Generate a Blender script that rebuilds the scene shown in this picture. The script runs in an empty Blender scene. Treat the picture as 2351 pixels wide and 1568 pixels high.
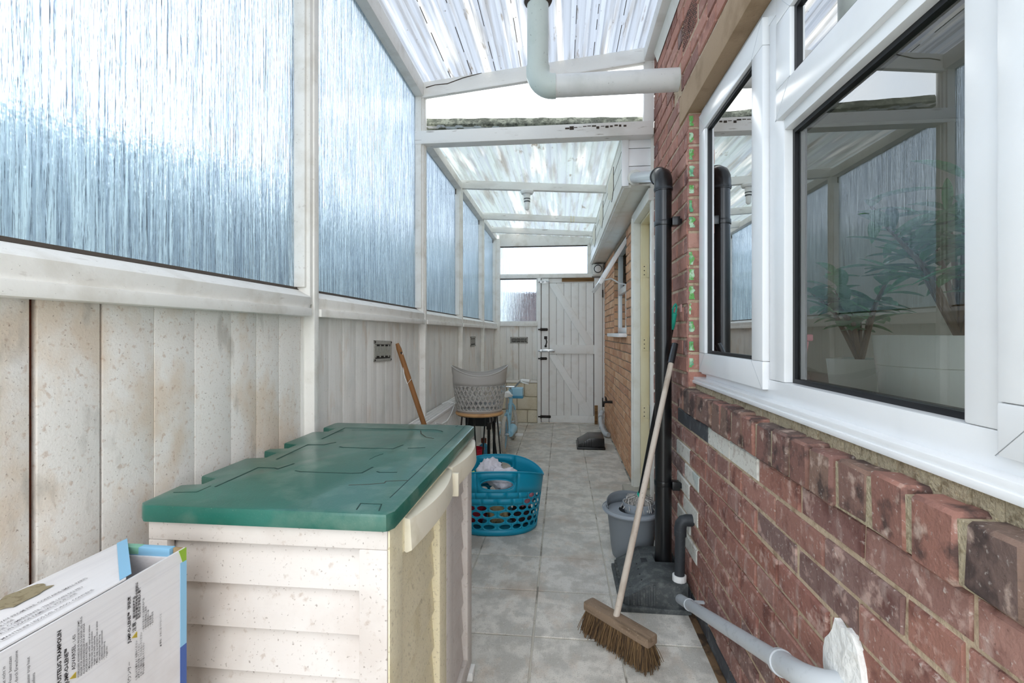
import bpy, bmesh, math, random
from mathutils import Vector, Matrix, noise
R = random.Random(7)
scene = bpy.context.scene
COL = scene.collection

# ------------------------------------------------------------------ camera, sky, exposure
cd = bpy.data.cameras.new('camera'); cam = bpy.data.objects.new('camera', cd); COL.objects.link(cam)
cd.sensor_width = 36; cd.lens = 36 * 1110 / 2351; cd.clip_start = .02; cd.clip_end = 300
YAW = math.atan((1290 - 1175.5) / 1110)
cam.location = (0, 0, 1.2); cam.rotation_euler = (math.pi / 2, 0, YAW); cd.shift_y = -19 / 2351
scene.camera = cam
vs = scene.view_settings
vs.view_transform = 'Standard'; vs.look = 'None'; vs.gamma = 1; vs.use_curve_mapping = False
vs.exposure = 2.25

def lin(h):
    h = h.lstrip('#'); o = []
    for i in (0, 2, 4):
        c = int(h[i:i + 2], 16) / 255
        o.append(c / 12.92 if c <= .04045 else ((c + .055) / 1.055) ** 2.4)
    return (*o, 1)

w = bpy.data.worlds.new('sky'); scene.world = w; w.use_nodes = True
nt = w.node_tree; nt.nodes.clear()
out = nt.nodes.new('ShaderNodeOutputWorld'); bg = nt.nodes.new('ShaderNodeBackground')
tc = nt.nodes.new('ShaderNodeTexCoord'); nz = nt.nodes.new('ShaderNodeTexNoise'); rp = nt.nodes.new('ShaderNodeValToRGB')
nz.inputs['Scale'].default_value = 2.2; nz.inputs['Detail'].default_value = 6
rp.color_ramp.elements[0].position = .38; rp.color_ramp.elements[0].color = (.80, .89, 1, 1)
rp.color_ramp.elements[1].position = .62; rp.color_ramp.elements[1].color = (1, .985, .95, 1)
nt.links.new(tc.outputs['Generated'], nz.inputs['Vector']); nt.links.new(nz.outputs['Fac'], rp.inputs[0])
nt.links.new(rp.outputs[0], bg.inputs['Color']); bg.inputs['Strength'].default_value = 1.0
nt.links.new(bg.outputs[0], out.inputs[0])

# ------------------------------------------------------------------ materials
MATS = {}
class NB:
    def __init__(s, name):
        s.m = bpy.data.materials.new(name); s.m.use_nodes = True; s.t = s.m.node_tree; s.t.nodes.clear()
        s.out = s.n('ShaderNodeOutputMaterial'); MATS[name] = s.m
    def n(s, typ, **kw):
        x = s.t.nodes.new(typ)
        for k, v in kw.items(): setattr(x, k, v)
        return x
    def l(s, a, b): s.t.links.new(a, b)
    def coord(s, kind='pos'):
        if kind == 'pos': return s.n('ShaderNodeNewGeometry').outputs['Position']
        return s.n('ShaderNodeTexCoord').outputs['Object']
    def noise(s, co, scale=5, detail=4, stretch=(1, 1, 1), rough=.55):
        mp = s.n('ShaderNodeMapping'); mp.inputs['Scale'].default_value = stretch; s.l(co, mp.inputs['Vector'])
        z = s.n('ShaderNodeTexNoise'); z.inputs['Scale'].default_value = scale; z.inputs['Detail'].default_value = detail
        z.inputs['Roughness'].default_value = rough; s.l(mp.outputs[0], z.inputs['Vector']); return z.outputs['Fac']
    def rng(s, v, lo, hi, a=0, b=1):
        r = s.n('ShaderNodeMapRange'); r.inputs[1].default_value = lo; r.inputs[2].default_value = hi
        r.inputs[3].default_value = a; r.inputs[4].default_value = b; s.l(v, r.inputs[0]); return r.outputs[0]
    def mix(s, f, a, b):
        x = s.n('ShaderNodeMix'); x.data_type = 'RGBA'
        if hasattr(f, 'links'): s.l(f, x.inputs[0])
        else: x.inputs[0].default_value = f
        for v, i in ((a, 6), (b, 7)):
            if hasattr(v, 'links'): s.l(v, x.inputs[i])
            else: x.inputs[i].default_value = v
        return x.outputs[2]

def mat(name, base, rough=.6, layers=(), bump=None, rand=None, coord='pos', spec=.4, metal=0, coat=0):
    """layers: (scale, stretch, lo, hi, hexcolour, amount)"""
    b = NB(name); co = b.coord(coord)
    if rand:
        oi = b.n('ShaderNodeObjectInfo').outputs['Random']; isl = b.n('ShaderNodeNewGeometry').outputs['Random Per Island']
        ad = b.n('ShaderNodeMath', operation='ADD'); b.l(oi, ad.inputs[0]); b.l(isl, ad.inputs[1])
        fr = b.n('ShaderNodeMath', operation='FRACT'); b.l(ad.outputs[0], fr.inputs[0])
        r = b.n('ShaderNodeValToRGB'); e = r.color_ramp.elements
        while len(e) < len(rand): e.new(.5)
        for i, h in enumerate(rand): e[i].position = i / (len(rand) - 1); e[i].color = lin(h)
        b.l(fr.outputs[0], r.inputs[0]); col = r.outputs[0]
    else: col = lin(base)
    for (sc, st, lo, hi, hx, am) in layers:
        k_ = .92 if sc >= 40 else .80
        lo, hi = .5 + (lo - .5) * k_, .5 + (hi - .5) * k_
        if sc >= 40: sc *= 1.5; am *= .8
        f = b.rng(b.noise(co, sc, 5, st), lo, hi, 0, am); col = b.mix(f, col, lin(hx))
    p = b.n('ShaderNodeBsdfPrincipled')
    if hasattr(col, 'links'): b.l(col, p.inputs['Base Color'])
    else: p.inputs['Base Color'].default_value = col
    p.inputs['Roughness'].default_value = rough; p.inputs['Specular IOR Level'].default_value = spec
    p.inputs['Metallic'].default_value = metal; p.inputs['Coat Weight'].default_value = coat
    if bump:
        bp = b.n('ShaderNodeBump'); bp.inputs['Strength'].default_value = bump[1]; bp.inputs['Distance'].default_value = bump[2] if len(bump) > 2 else .004
        b.l(b.noise(co, bump[0], 6, bump[3] if len(bump) > 3 else (1, 1, 1)), bp.inputs['Height']); b.l(bp.outputs[0], p.inputs['Normal'])
    b.l(p.outputs[0], b.out.inputs[0]); return b.m

mat('paint', '#f3f1ec', .55, [(9, (1, 1, 1), .5, .8, '#cfc8bb', .6), (160, (1, 1, 1), .68, .76, '#6f6252', .7), (40, (1, .3, 1), .66, .78, '#98897a', .5)], (60, .25))
mat('paint_beam', '#f3f1ed', .5, [(6, (.4, 1, 1), .52, .8, '#cdc7bd', .6), (170, (1, 1, 1), .7, .78, '#5d5348', .7), (22, (.35, 1, 3), .68, .76, '#8a7d6c', .6)], (70, .25))
mat('paint_gate', '#f4f3f0', .55, [(9, (1, 1, 1), .56, .8, '#dfdbd3', .5), (160, (1, 1, 1), .68, .76, '#6f6252', .6)], (60, .2))
mat('plank_near', '#f0ece6', .7, [(5, (1, 1.2, .9), .50, .66, '#dfcbb4', .7), (45, (1, 1, 1), .60, .70, '#b9977a', .55), (120, (1, 1, 1), .64, .72, '#6d4c33', .75), (14, (1, 1, .4), .64, .76, '#b0aaa0', .5), (260, (1, 1, 1), .66, .74, '#8a8178', .5)], (180, .3))
mat('plank', '#f0eee9', .7, [(40, (1, 1, .06), .5, .7, '#dcd7ce', .6), (7, (1, 1.5, .5), .58, .78, '#d2b79c', .55), (130, (1, 1, 1), .68, .75, '#4d4238', .75), (3, (1, 1, 1), .55, .75, '#c9cdc9', .5)], (120, .3, .003, (1, 1, .1)))
mat('gap_brown', '#5a2d18', .9, [(60, (1, 1, 1), .5, .7, '#2a1a10', .8)])
mat('upvc', '#f2f2f3', .22, [(4, (1, 1, 1), .55, .85, '#e4e4e6', .6)], spec=.5)
mat('upvc_cream', '#f0efe8', .35, [(9, (1, 1, 1), .5, .8, '#dcd6c6', .6), (140, (1, 1, 1), .7, .76, '#7a6b55', .5)])
mat('gasket', '#15161a', .45)
mat('steel_seal', '#c9ccd0', .3, metal=.7)
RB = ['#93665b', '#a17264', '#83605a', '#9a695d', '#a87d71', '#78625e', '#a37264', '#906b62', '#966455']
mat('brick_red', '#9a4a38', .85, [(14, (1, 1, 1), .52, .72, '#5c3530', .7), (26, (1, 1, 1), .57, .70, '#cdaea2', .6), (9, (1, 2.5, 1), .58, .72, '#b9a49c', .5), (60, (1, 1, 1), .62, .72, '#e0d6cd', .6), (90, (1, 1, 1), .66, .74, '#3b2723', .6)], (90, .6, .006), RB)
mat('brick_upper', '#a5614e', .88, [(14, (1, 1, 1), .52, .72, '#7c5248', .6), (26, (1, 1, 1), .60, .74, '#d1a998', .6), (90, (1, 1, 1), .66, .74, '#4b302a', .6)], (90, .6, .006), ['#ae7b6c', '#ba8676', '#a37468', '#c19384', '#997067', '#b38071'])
mat('brick_orange', '#c9824f', .9, [(14, (1, 1, 1), .5, .72, '#b5805f', .7), (30, (1, 1, 1), .60, .74, '#e3c7ad', .6), (120, (1, 1, 1), .66, .74, '#5b3a28', .6)], (100, .5, .005), ['#d3a27e', '#d9aa87', '#c99570', '#deb592', '#cf9c78', '#c28f72', '#d8ad8b'])
mat('brick_sill', '#7c4b42', .85, [(16, (1, 1, 1), .5, .66, '#3f3331', .85), (22, (1, 1, 1), .60, .72, '#c8b0a2', .65), (70, (1, 1, 1), .64, .74, '#ded6ce', .5)], (80, .7, .006), ['#93685c', '#7b5a53', '#9c6f62', '#645550', '#8b6b5d', '#706057'])
mat('brick_black', '#434549', .6, [(20, (1, 1, 1), .55, .72, '#6f7378', .6), (120, (1, 1, 1), .66, .74, '#2a2a2c', .6)], (80, .3))
mat('brick_white', '#d9d6cd', .7, [(30, (1, 1, 1), .58, .70, '#a99a90', .6), (60, (1, 1, 1), .62, .70, '#5f4b44', .7), (8, (1, 1, 1), .58, .72, '#a6b8b4', .5)], (80, .4))
mat('mortar', '#c9b49a', .95, [(30, (1, 1, 1), .5, .72, '#8d745b', .7), (60, (1, 1, 1), .62, .74, '#4e3d30', .6), (12, (1, 1, 1), .58, .75, '#cfc3b4', .6)], (130, .8, .006))
mat('mortar_grey', '#a08c78', .95, [(30, (1, 1, 1), .5, .72, '#6e5a4a', .8), (60, (1, 1, 1), .6, .74, '#33281f', .7)], (130, .8, .006))
mat('mortar_bed', '#bcae94', .95, [(50, (1, 1, 1), .5, .66, '#85745a', .8), (90, (1, 1, 1), .6, .7, '#d9c9a0', .6)], (160, 1, .008))
mat('concrete', '#b3977a', .9, [(7, (1, 1, 1), .5, .72, '#94795c', .7), (120, (1, 1, 1), .66, .74, '#5d4a3a', .6)], (120, .4))
mat('step_concrete', '#b9b2a6', .9, [(12, (1, 1, 1), .5, .72, '#8e8778', .7), (120, (1, 1, 1), .62, .74, '#5d564a', .6)], (120, .5))
mat('tile', '#e0dcd4', .42, [(7, (1, 1, 1), .44, .60, '#b9b6ae', .75), (22, (1, .8, 1), .50, .64, '#c0bcb2', .6), (13, (1, .6, 1), .56, .74, '#d6c6b5', .5), (60, (1, .7, 1), .60, .70, '#e6e4de', .6), (150, (1, 1, 1), .58, .66, '#8f8a82', .7), (3, (1, 1, 1), .56, .70, '#b39d88', .45)], (90, .15, .002), ['#e4e0d8', '#dbd7ce', '#e8e3da', '#dfdbd4'])
mat('grout', '#cbc6ba', .9, [(6, (1, 1, 1), .50, .62, '#77726a', .8)], (120, .4))
mat('dirt_edge', '#7d6248', .95, [(14, (1, 1, 1), .48, .62, '#3d3128', .9)], (80, .6))
mat('limestone', '#e6ddc8', .9, [(9, (1, 1, 1), .5, .7, '#d3c7a8', .7), (60, (1, 1, 1), .64, .72, '#5f5138', .8), (4, (1, 1, 1), .55, .7, '#d9cdb0', .6)], (60, .5, .006))
mat('dirt_and_shade', '#4b4138', .9)  # dark tone for real dirt and for the painted shade strips
mat('chest_green', '#175e51', .36, [(4, (1, 1, 1), .42, .7, '#3b7d70', .6), (9, (1, 1, 1), .52, .75, '#6f8a7c', .5), (220, (1, 1, 1), .66, .74, '#8a9c90', .4)], (220, .12), coord='pos', coat=.3)
mat('chest_groove', '#0a3a33', .6)
mat('chest_grey', '#dcd5d0', .55, [(7, (1, 1, 1), .5, .74, '#c9bdb5', .6), (40, (1, 1, 1), .62, .74, '#a38a78', .5), (110, (1, 1, 1), .65, .72, '#5f4b3c', .7)], (50, .25, .002, (.15, .15, 1.5)))
mat('chest_cream', '#f2e8c9', .5, [(8, (1, 1, 1), .54, .74, '#d3c499', .6), (60, (1, 1, 1), .58, .72, '#8c7a58', .5), (130, (1, 1, 1), .64, .72, '#54442d', .6)], (90, .2))
mat('chest_handle', '#ece5d2', .45, [(14, (1, 1, 1), .55, .76, '#c9bf9f', .5)])
mat('card_white', '#eceaec', .5, [(60, (1, .05, 3), .5, .7, '#dedce0', .6), (5, (1, 1, 1), .58, .75, '#d8d2d0', .6)])
mat('card_inner', '#e4dfe0', .7, [(70, (1, 1, 3), .5, .7, '#cfc8c8', .6)])
mat('card_brown', '#a68e6a', .9, [(30, (1, 1, 1), .5, .7, '#7e6848', .7)])
mat('card_blue', '#8fc4e6', .5); mat('card_navy', '#3d5ea6', .5); mat('card_green', '#8fb52c', .5); mat('card_teal', '#86bfa6', .5)
mat('ink', '#2a2526', .8); mat('ink_grey', '#6a6668', .8); mat('ink_yellow', '#b8a23e', .7)
mat('stain', '#9a8f74', .95, [(80, (1, 1, 1), .5, .65, '#6d6046', .7)])
mat('plastic_teal', '#0f93b4', .38, [(3, (1, 1, 1), .5, .8, '#0b86a8', .4)])
mat('plastic_grey', '#b3afaa', .45); mat('bucket_grey', '#7f858a', .42); mat('bucket_light', '#9aa1a8', .42)
mat('plastic_black', '#141517', .28, spec=.6); mat('plastic_dark', '#33363a', .5, [(40, (1, 1, 1), .6, .74, '#5b5e60', .5)])
mat('cover_grey', '#4d5152', .6, [(30, (1, 1, 1), .5, .7, '#6f7371', .7), (110, (1, 1, 1), .62, .72, '#a9aba6', .45), (9, (1, 1, 1), .58, .72, '#2e3031', .6)], (100, .4))
mat('pipe_white', '#e6e6e4', .35, [(9, (1, 1, 1), .5, .78, '#cfd1cd', .7), (90, (1, 1, 1), .69, .75, '#555049', .7)])
mat('pipe_mint', '#cfd8d2', .35, [(9, (1, 1, 1), .5, .78, '#bcc8c0', .7), (70, (1, 1, .5), .69, .75, '#4e4a42', .8)])
mat('pipe_clear', '#b9c2c6', .15, spec=.8); mat('pipe_waste', '#c3c7cb', .4, [(30, (1, 1, 1), .6, .75, '#9a9ea2', .5)])
mat('plaster', '#f3f2ef', .8, [(20, (1, 1, 1), .6, .75, '#d9d5ce', .6)], (40, .8, .01))
mat('wood_handle', '#c9bcae', .7, [(20, (1, 1, .06), .5, .7, '#a18f7e', .7), (90, (1, 1, .3), .64, .74, '#6d5c4c', .6)], coord='obj')
mat('wood_block', '#8c7763', .8, [(16, (.3, 3, 3), .5, .7, '#5f4d3c', .8), (90, (1, 1, 1), .62, .72, '#b9a793', .6)], (60, .5), coord='obj')
mat('wood_brown', '#8f6238', .6, [(20, (1, 1, .08), .5, .7, '#6d4424', .8)], coord='obj')
mat('wood_seat', '#c79a6b', .5, [(14, (1, .15, 1), .5, .7, '#a8794b', .6)], coord='obj')
mat('timber_bare', '#8c6b45', .85, [(20, (.1, 1, 2), .5, .7, '#5f452a', .8)])
mat('bristle', '#6d5438', .85, rand=['#2f2216', '#5c452c', '#7a6040', '#47341f'])
mat('mop_string', '#b9b4ad', .95, rand=['#cfcac2', '#8f8a85', '#e0dcd6', '#6d6965'])
mat('mint', '#2fb39a', .4); mat('white_plastic', '#f1f1ef', .35); mat('grey_tyre', '#c9c5bc', .8, [(60, (1, 1, 1), .55, .7, '#7d776c', .7)])
mat('sky_blue', '#9fd0e6', .35); mat('mid_blue', '#3f93b8', .4); mat('red_plastic', '#d0203f', .4); mat('brown_cap', '#6b3a2c', .6)
mat('chrome', '#c9cccf', .25, metal=1); mat('iron', '#2b2725', .7, [(60, (1, 1, 1), .55, .7, '#6a4330', .7)]); mat('vent_metal', '#a8a69f', .55, [(50, (1, 1, 1), .5, .7, '#827e76', .6)])
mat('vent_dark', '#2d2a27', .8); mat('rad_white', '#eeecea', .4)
mat('moss', '#5d6053', .95, [(18, (1, 1, 1), .45, .62, '#9da08f', .85), (45, (1, 1, 1), .52, .66, '#2f332a', .85)], (60, .8, .01))
mat('green_paint', '#6aae5a', .6, [(30, (1, 1, 1), .45, .6, '#c6dfc4', .9), (11, (1, 1, 1), .5, .62, '#5fa68a', .8), (60, (1, 1, 1), .6, .68, '#5b4a3c', .8)], (80, .5))
mat('pink_paint', '#dba9a0', .7)
mat('door_cream', '#ddd2b2', .45, [(7, (1, 1, .3), .5, .75, '#cbbb92', .5)]); mat('door_yellow', '#efe3bf', .5, [(9, (1, 1, .3), .5, .75, '#e3d09c', .6)])
mat('pot_white', '#eef0ea', .25); mat('pot_sage', '#c9cdbf', .4); mat('soil', '#3c2f25', .95)
mat('leaf', '#4f8f5a', .35, [(40, (1, 1, 1), .5, .7, '#3b7248', .6)], rand=['#5fa56c', '#7fc08a', '#6bb080', '#97d0a0', '#559272'])
mat('stem', '#6b5a45', .8)
mat('room_wall', '#84867d', .9); mat('room_floor', '#8a7e6d', .7); mat('worktop', '#8f8b83', .5)
mat('pink_box', '#e79aa6', .45); mat('pink_dark', '#d6707f', .5)
mat('hedge_leaf', '#d3e2e4', .8, [(3, (1, 1, 1), .45, .62, '#e2eeee', .8), (9, (1, 1, 1), .5, .66, '#c6ddcf', .7)], (10, .8, .1))
mat('house_render', '#e9f1ee', .8, [(2, (1, 1, 1), .5, .7, '#d9e6e1', .5)]); mat('house_band', '#7f918c', .8)
mat('roof_tile', '#4e2c27', .9, [(4, (1, 1, 4), .5, .6, '#6b4038', .8)], (20, .6, .02))
mat('ground_out', '#b4b6ae', .95, [(2, (1, 1, 1), .5, .7, '#a0a89a', .7)])
for n_, h_ in (('white', '#e9e4ec'), ('pink', '#d98a95'), ('dark', '#3a2c2e'), ('crimson', '#93283a'), ('lime', '#cfe07a'), ('sand', '#b8a57e')):
    mat('cloth_' + n_, h_, .9, [(30, (1, 1, 1), .5, .7, h_, .2)], (60, .3))

def reeded(name, rough, bump_s, lo_, hi_):
    b = NB(name); co = b.coord('pos')
    g = b.n('ShaderNodeBsdfGlass'); g.inputs['Roughness'].default_value = rough; g.inputs['IOR'].default_value = 1.45
    st = b.noise(co, 1, 4, (130, 130, 3.2)); fine = b.noise(co, 1, 3, (300, 300, 9))
    c1 = b.mix(b.rng(st, .42, .60, 0, 1), (*hi_, 1), (*lo_, 1)); c2 = b.mix(b.rng(fine, .55, .68, 0, .5), c1, (*lo_, 1)); b.l(c2, g.inputs['Color'])
    n1 = b.noise(co, 1, 3, (150, 150, 4.5)); n2 = b.noise(co, 1, 2, (60, 60, 40))
    ad = b.n('ShaderNodeMath', operation='MULTIPLY_ADD'); b.l(n2, ad.inputs[0]); ad.inputs[1].default_value = .35; b.l(n1, ad.inputs[2])
    bp = b.n('ShaderNodeBump'); bp.inputs['Strength'].default_value = bump_s; bp.inputs['Distance'].default_value = .006
    b.l(ad.outputs[0], bp.inputs['Height']); b.l(bp.outputs[0], g.inputs['Normal'])
    tr = b.n('ShaderNodeBsdfTranslucent'); tr.inputs['Color'].default_value = (.58, .68, .74, 1)
    mx = b.n('ShaderNodeMixShader'); b.l(b.rng(fine, .35, .7, .03, .12), mx.inputs[0]); b.l(g.outputs[0], mx.inputs[1]); b.l(tr.outputs[0], mx.inputs[2])
    b.l(mx.outputs[0], b.out.inputs[0])
reeded('reeded_glass', .13, .8, (.50, .555, .625), (.775, .83, .875))
reeded('obscure_glass', .05, .22, (.60, .64, .70), (.78, .82, .87))

def clear_glass(name, ior, tint):
    b = NB(name)
    t = b.n('ShaderNodeBsdfTransparent'); t.inputs['Color'].default_value = tint
    g = b.n('ShaderNodeBsdfGlossy'); g.inputs['Roughness'].default_value = .003
    f = b.n('ShaderNodeLayerWeight'); f.inputs['Blend'].default_value = ior; F_ = f.outputs['Fresnel']
    mx = b.n('ShaderNodeMixShader'); b.l(F_, mx.inputs[0]); b.l(t.outputs[0], mx.inputs[1]); b.l(g.outputs[0], mx.inputs[2])
    b.l(mx.outputs[0], b.out.inputs[0])
clear_glass('window_glass', .57, (.90, .95, .93, 1))
clear_glass('thin_glass', .25, (.97, .98, .98, 1))

def poly(name, tint, lines, clearness):
    b = NB(name); co = b.coord('pos')
    col = lin(tint)
    col = b.mix(b.rng(b.noise(co, 1, 4, (lines * 3, 1.0, 1)), .40, .66, 0, .8), col, lin('#7d838b'))
    col = b.mix(b.rng(b.noise(co, 1, 4, (lines, 1.4, 1)), .50, .70, 0, .7), col, lin('#67635c'))
    col = b.mix(b.rng(b.noise(co, 1, 5, (lines * .5, .6, 1)), .56, .68, 0, .85), col, lin('#b5b3ae'))
    col = b.mix(b.rng(b.noise(co, 1, 5, (lines * .8, 3.5, 1)), .64, .72, 0, .75), col, lin('#54493a'))
    col = b.mix(b.rng(b.noise(co, 60, 4, (1, .5, 1)), .68, .75, 0, .8), col, lin('#3d3830'))
    tr = b.n('ShaderNodeBsdfTranslucent'); b.l(col, tr.inputs[0]); df = b.n('ShaderNodeBsdfDiffuse'); b.l(col, df.inputs[0])
    m1 = b.n('ShaderNodeMixShader'); m1.inputs[0].default_value = .25; b.l(tr.outputs[0], m1.inputs[1]); b.l(df.outputs[0], m1.inputs[2])
    tp = b.n('ShaderNodeBsdfTransparent'); b.l(col, tp.inputs[0])
    m2 = b.n('ShaderNodeMixShader'); m2.inputs[0].default_value = clearness; b.l(m1.outputs[0], m2.inputs[1]); b.l(tp.outputs[0], m2.inputs[2])
    b.l(m2.outputs[0], b.out.inputs[0])
poly('poly_near', '#868c95', 26, .10)
poly('poly_far', '#868f8e', 14, .14)

# ------------------------------------------------------------------ mesh helpers
class MB:
    def __init__(s): s.v = []; s.f = []
    def quad(s, *p, M=None):
        return s.add([M @ Vector(q) if M else q for q in p], [tuple(range(len(p)))])
    def add(s, vs_, fs):
        o = len(s.v); s.v += [tuple(p) for p in vs_]; s.f += [tuple(i + o for i in q) for q in fs]; return s
    def box(s, x0, x1, y0, y1, z0, z1, M=None):
        p = [Vector(q) for q in ((x0, y0, z0), (x1, y0, z0), (x1, y1, z0), (x0, y1, z0), (x0, y0, z1), (x1, y0, z1), (x1, y1, z1), (x0, y1, z1))]
        if M: p = [M @ q for q in p]
        return s.add(p, [(3, 2, 1, 0), (4, 5, 6, 7), (0, 1, 5, 4), (1, 2, 6, 5), (2, 3, 7, 6), (3, 0, 4, 7)])
    def prism(s, pts, d, M=None):
        """polygon (list of 3D points) extruded by vector d"""
        n = len(pts); d = Vector(d); a = [Vector(p) for p in pts]; c = [p + d for p in a]; al = a + c
        if M: al = [M @ p for p in al]
        return s.add(al, [tuple(range(n - 1, -1, -1)), tuple(range(n, 2 * n))] + [(i, (i + 1) % n, n + (i + 1) % n, n + i) for i in range(n)])
    def tube(s, pts, r, seg=16, caps=True):
        pts = [Vector(p) for p in pts]; n = len(pts); rr = r if isinstance(r, (list, tuple)) else [r] * n
        o = len(s.v); up = None
        for i, p in enumerate(pts):
            t = (pts[min(i + 1, n - 1)] - pts[max(i - 1, 0)]).normalized()
            if up is None:
                up = Vector((0, 0, 1)) if abs(t.z) < .9 else Vector((1, 0, 0))
            a = t.cross(up).normalized(); b_ = a.cross(t).normalized(); up = b_
            for k in range(seg):
                q = 2 * math.pi * k / seg; s.v.append(tuple(p + (a * math.cos(q) + b_ * math.sin(q)) * rr[i]))
        for i in range(n - 1):
            for k in range(seg):
                k2 = (k + 1) % seg; s.f.append((o + i * seg + k, o + i * seg + k2, o + (i + 1) * seg + k2, o + (i + 1) * seg + k))
        if caps: s.f.append(tuple(o + k for k in range(seg - 1, -1, -1))); s.f.append(tuple(o + (n - 1) * seg + k for k in range(seg)))
        return s
    def lathe(s, prof, c=(0, 0, 0), seg=32, sx=1, sy=1, cap0=False, cap1=False):
        o = len(s.v); n = len(prof)
        for (r, z) in prof:
            for k in range(seg):
                q = 2 * math.pi * k / seg; s.v.append((c[0] + r * sx * math.cos(q), c[1] + r * sy * math.sin(q), c[2] + z))
        for i in range(n - 1):
            for k in range(seg):
                k2 = (k + 1) % seg; s.f.append((o + i * seg + k, o + i * seg + k2, o + (i + 1) * seg + k2, o + (i + 1) * seg + k))
        if cap0: s.f.append(tuple(o + k for k in range(seg - 1, -1, -1)))
        if cap1: s.f.append(tuple(o + (n - 1) * seg + k for k in range(seg)))
        return s
    def mesh(s, name, m=None, bev=0, smooth=35, segs=2):
        me = bpy.data.meshes.new(name); me.from_pydata(s.v, [], s.f)
        bm = bmesh.new(); bm.from_mesh(me)
        bmesh.ops.recalc_face_normals(bm, faces=bm.faces)
        if bev:
            es = [e for e in bm.edges if len(e.link_faces) == 2 and e.calc_face_angle(0) > .5]
            bmesh.ops.bevel(bm, geom=es, offset=bev, segments=segs, affect='EDGES', profile=.6, clamp_overlap=True)
        bm.to_mesh(me); bm.free()
        if smooth:
            me.polygons.foreach_set('use_smooth', [True] * len(me.polygons)); me.set_sharp_from_angle(angle=math.radians(smooth))
        if m: me.materials.append(MATS[m])
        return me

def link(name, me, parent=None, M=None):
    o = bpy.data.objects.new(name, me); COL.objects.link(o)
    if M is not None: o.matrix_world = M
    if parent is not None: o.parent = parent
    return o
def obj(name, mb, m, parent=None, bev=0, smooth=35, segs=2): return link(name, mb.mesh(name, m, bev, smooth, segs), parent)
def tag(o, label, cat, group=None, kind=None):
    o['label'] = label; o['category'] = cat
    if group: o['group'] = group
    if kind: o['kind'] = kind
    return o
def thing(name, label, cat, group=None, kind=None, loc=(0, 0, 0)):
    o = bpy.data.objects.new(name, None); COL.objects.link(o); o.empty_display_size = .05; o.location = loc
    return tag(o, label, cat, group, kind)
def bx(name, b, m, parent=None, bev=0): return obj(name, MB().box(*b), m, parent, bev)
def arc(c, a, b_, r, t0, t1, n=8):
    c, a, b_ = Vector(c), Vector(a), Vector(b_)
    return [c + (a * math.cos(t0 + (t1 - t0) * i / n) + b_ * math.sin(t0 + (t1 - t0) * i / n)) * r for i in range(n + 1)]
def hole_cell(mb, surf, u0, u1, v0, v1, ru, rv, shape='oval', seg=16, cu=None, cv=None):
    """a patch of surface surf(u,v) with one hole in it"""
    cu = (u0 + u1) / 2 if cu is None else cu; cv = (v0 + v1) / 2 if cv is None else cv
    outp, inp = [], []
    for k in range(seg):
        q = 2 * math.pi * k / seg; c_, s_ = math.cos(q), math.sin(q); m_ = max(abs(c_), abs(s_))
        px, py = c_ / m_, s_ / m_
        outp.append((u0 + (u1 - u0) * (px + 1) / 2, v0 + (v1 - v0) * (py + 1) / 2))
        if shape == 'oval': inp.append((cu + ru * c_, cv + rv * s_))
        else:
            e = 1.45; inp.append((cu + ru * math.copysign(abs(c_) ** e, c_), cv + rv * math.copysign(abs(s_) ** e, s_)))
    o = len(mb.v); mb.v += [tuple(surf(*p)) for p in outp] + [tuple(surf(*p)) for p in inp]
    for k in range(seg):
        k2 = (k + 1) % seg; mb.f.append((o + k, o + k2, o + seg + k2, o + seg + k))
def grid_patch(mb, surf, u0, u1, v0, v1, nu, nv):
    o = len(mb.v)
    for j in range(nv + 1):
        for i in range(nu + 1): mb.v.append(tuple(surf(u0 + (u1 - u0) * i / nu, v0 + (v1 - v0) * j / nv)))
    for j in range(nv):
        for i in range(nu):
            a = o + j * (nu + 1) + i; mb.f.append((a, a + 1, a + nu + 2, a + nu + 1))
def solidify(o, t, off=-1):
    md = o.modifiers.new('thickness', 'SOLIDIFY'); md.thickness = t; md.offset = off; return o

XW = .56          # face of the house wall
XG = -.925        # side glazing
XP = -.905        # face of the side cladding
YE = 6.5          # end wall

# ------------------------------------------------------------------ floor
fl = bx('floor', (-1.05, .62, -.5, 6.9, -.12, -.004), 'grout'); tag(fl, 'grey grouted bed under the pale stone-look floor tiles', 'floor', kind='structure')
tile_me = {}
def tile(x0, x1, y0, y1):
    L, W = round(x1 - x0, 3), round(y1 - y0, 3)
    if (L, W) not in tile_me:
        tile_me[(L, W)] = MB().box(-L / 2, L / 2, -W / 2, W / 2, -.01, 0).mesh('tile', 'tile', .002, 30, 1)
    link('tile', tile_me[(L, W)], fl, Matrix.Translation(((x0 + x1) / 2, (y0 + y1) / 2, R.uniform(-.0006, .0006))))
PX, PY, G = .336, .3425, .007
xs = [-.113 + PX * k for k in range(-3, 3)]; ys = [1.911 + PY * k for k in range(-6, 15)]
for xa, xb in zip(xs, xs[1:]):
    for ya, yb in zip(ys, ys[1:]):
        xa2, xb2 = max(xa, -.95), min(xb, .553)
        if xb2 - xa2 > .03: tile(xa2 + G / 2, xb2 - G / 2, max(ya + G / 2, -.5), min(yb - G / 2, 6.48))
bx('dirt_strip', (.535, .562, .3, 3.0, -.004, .004), 'dirt_edge', fl, .002)

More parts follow.
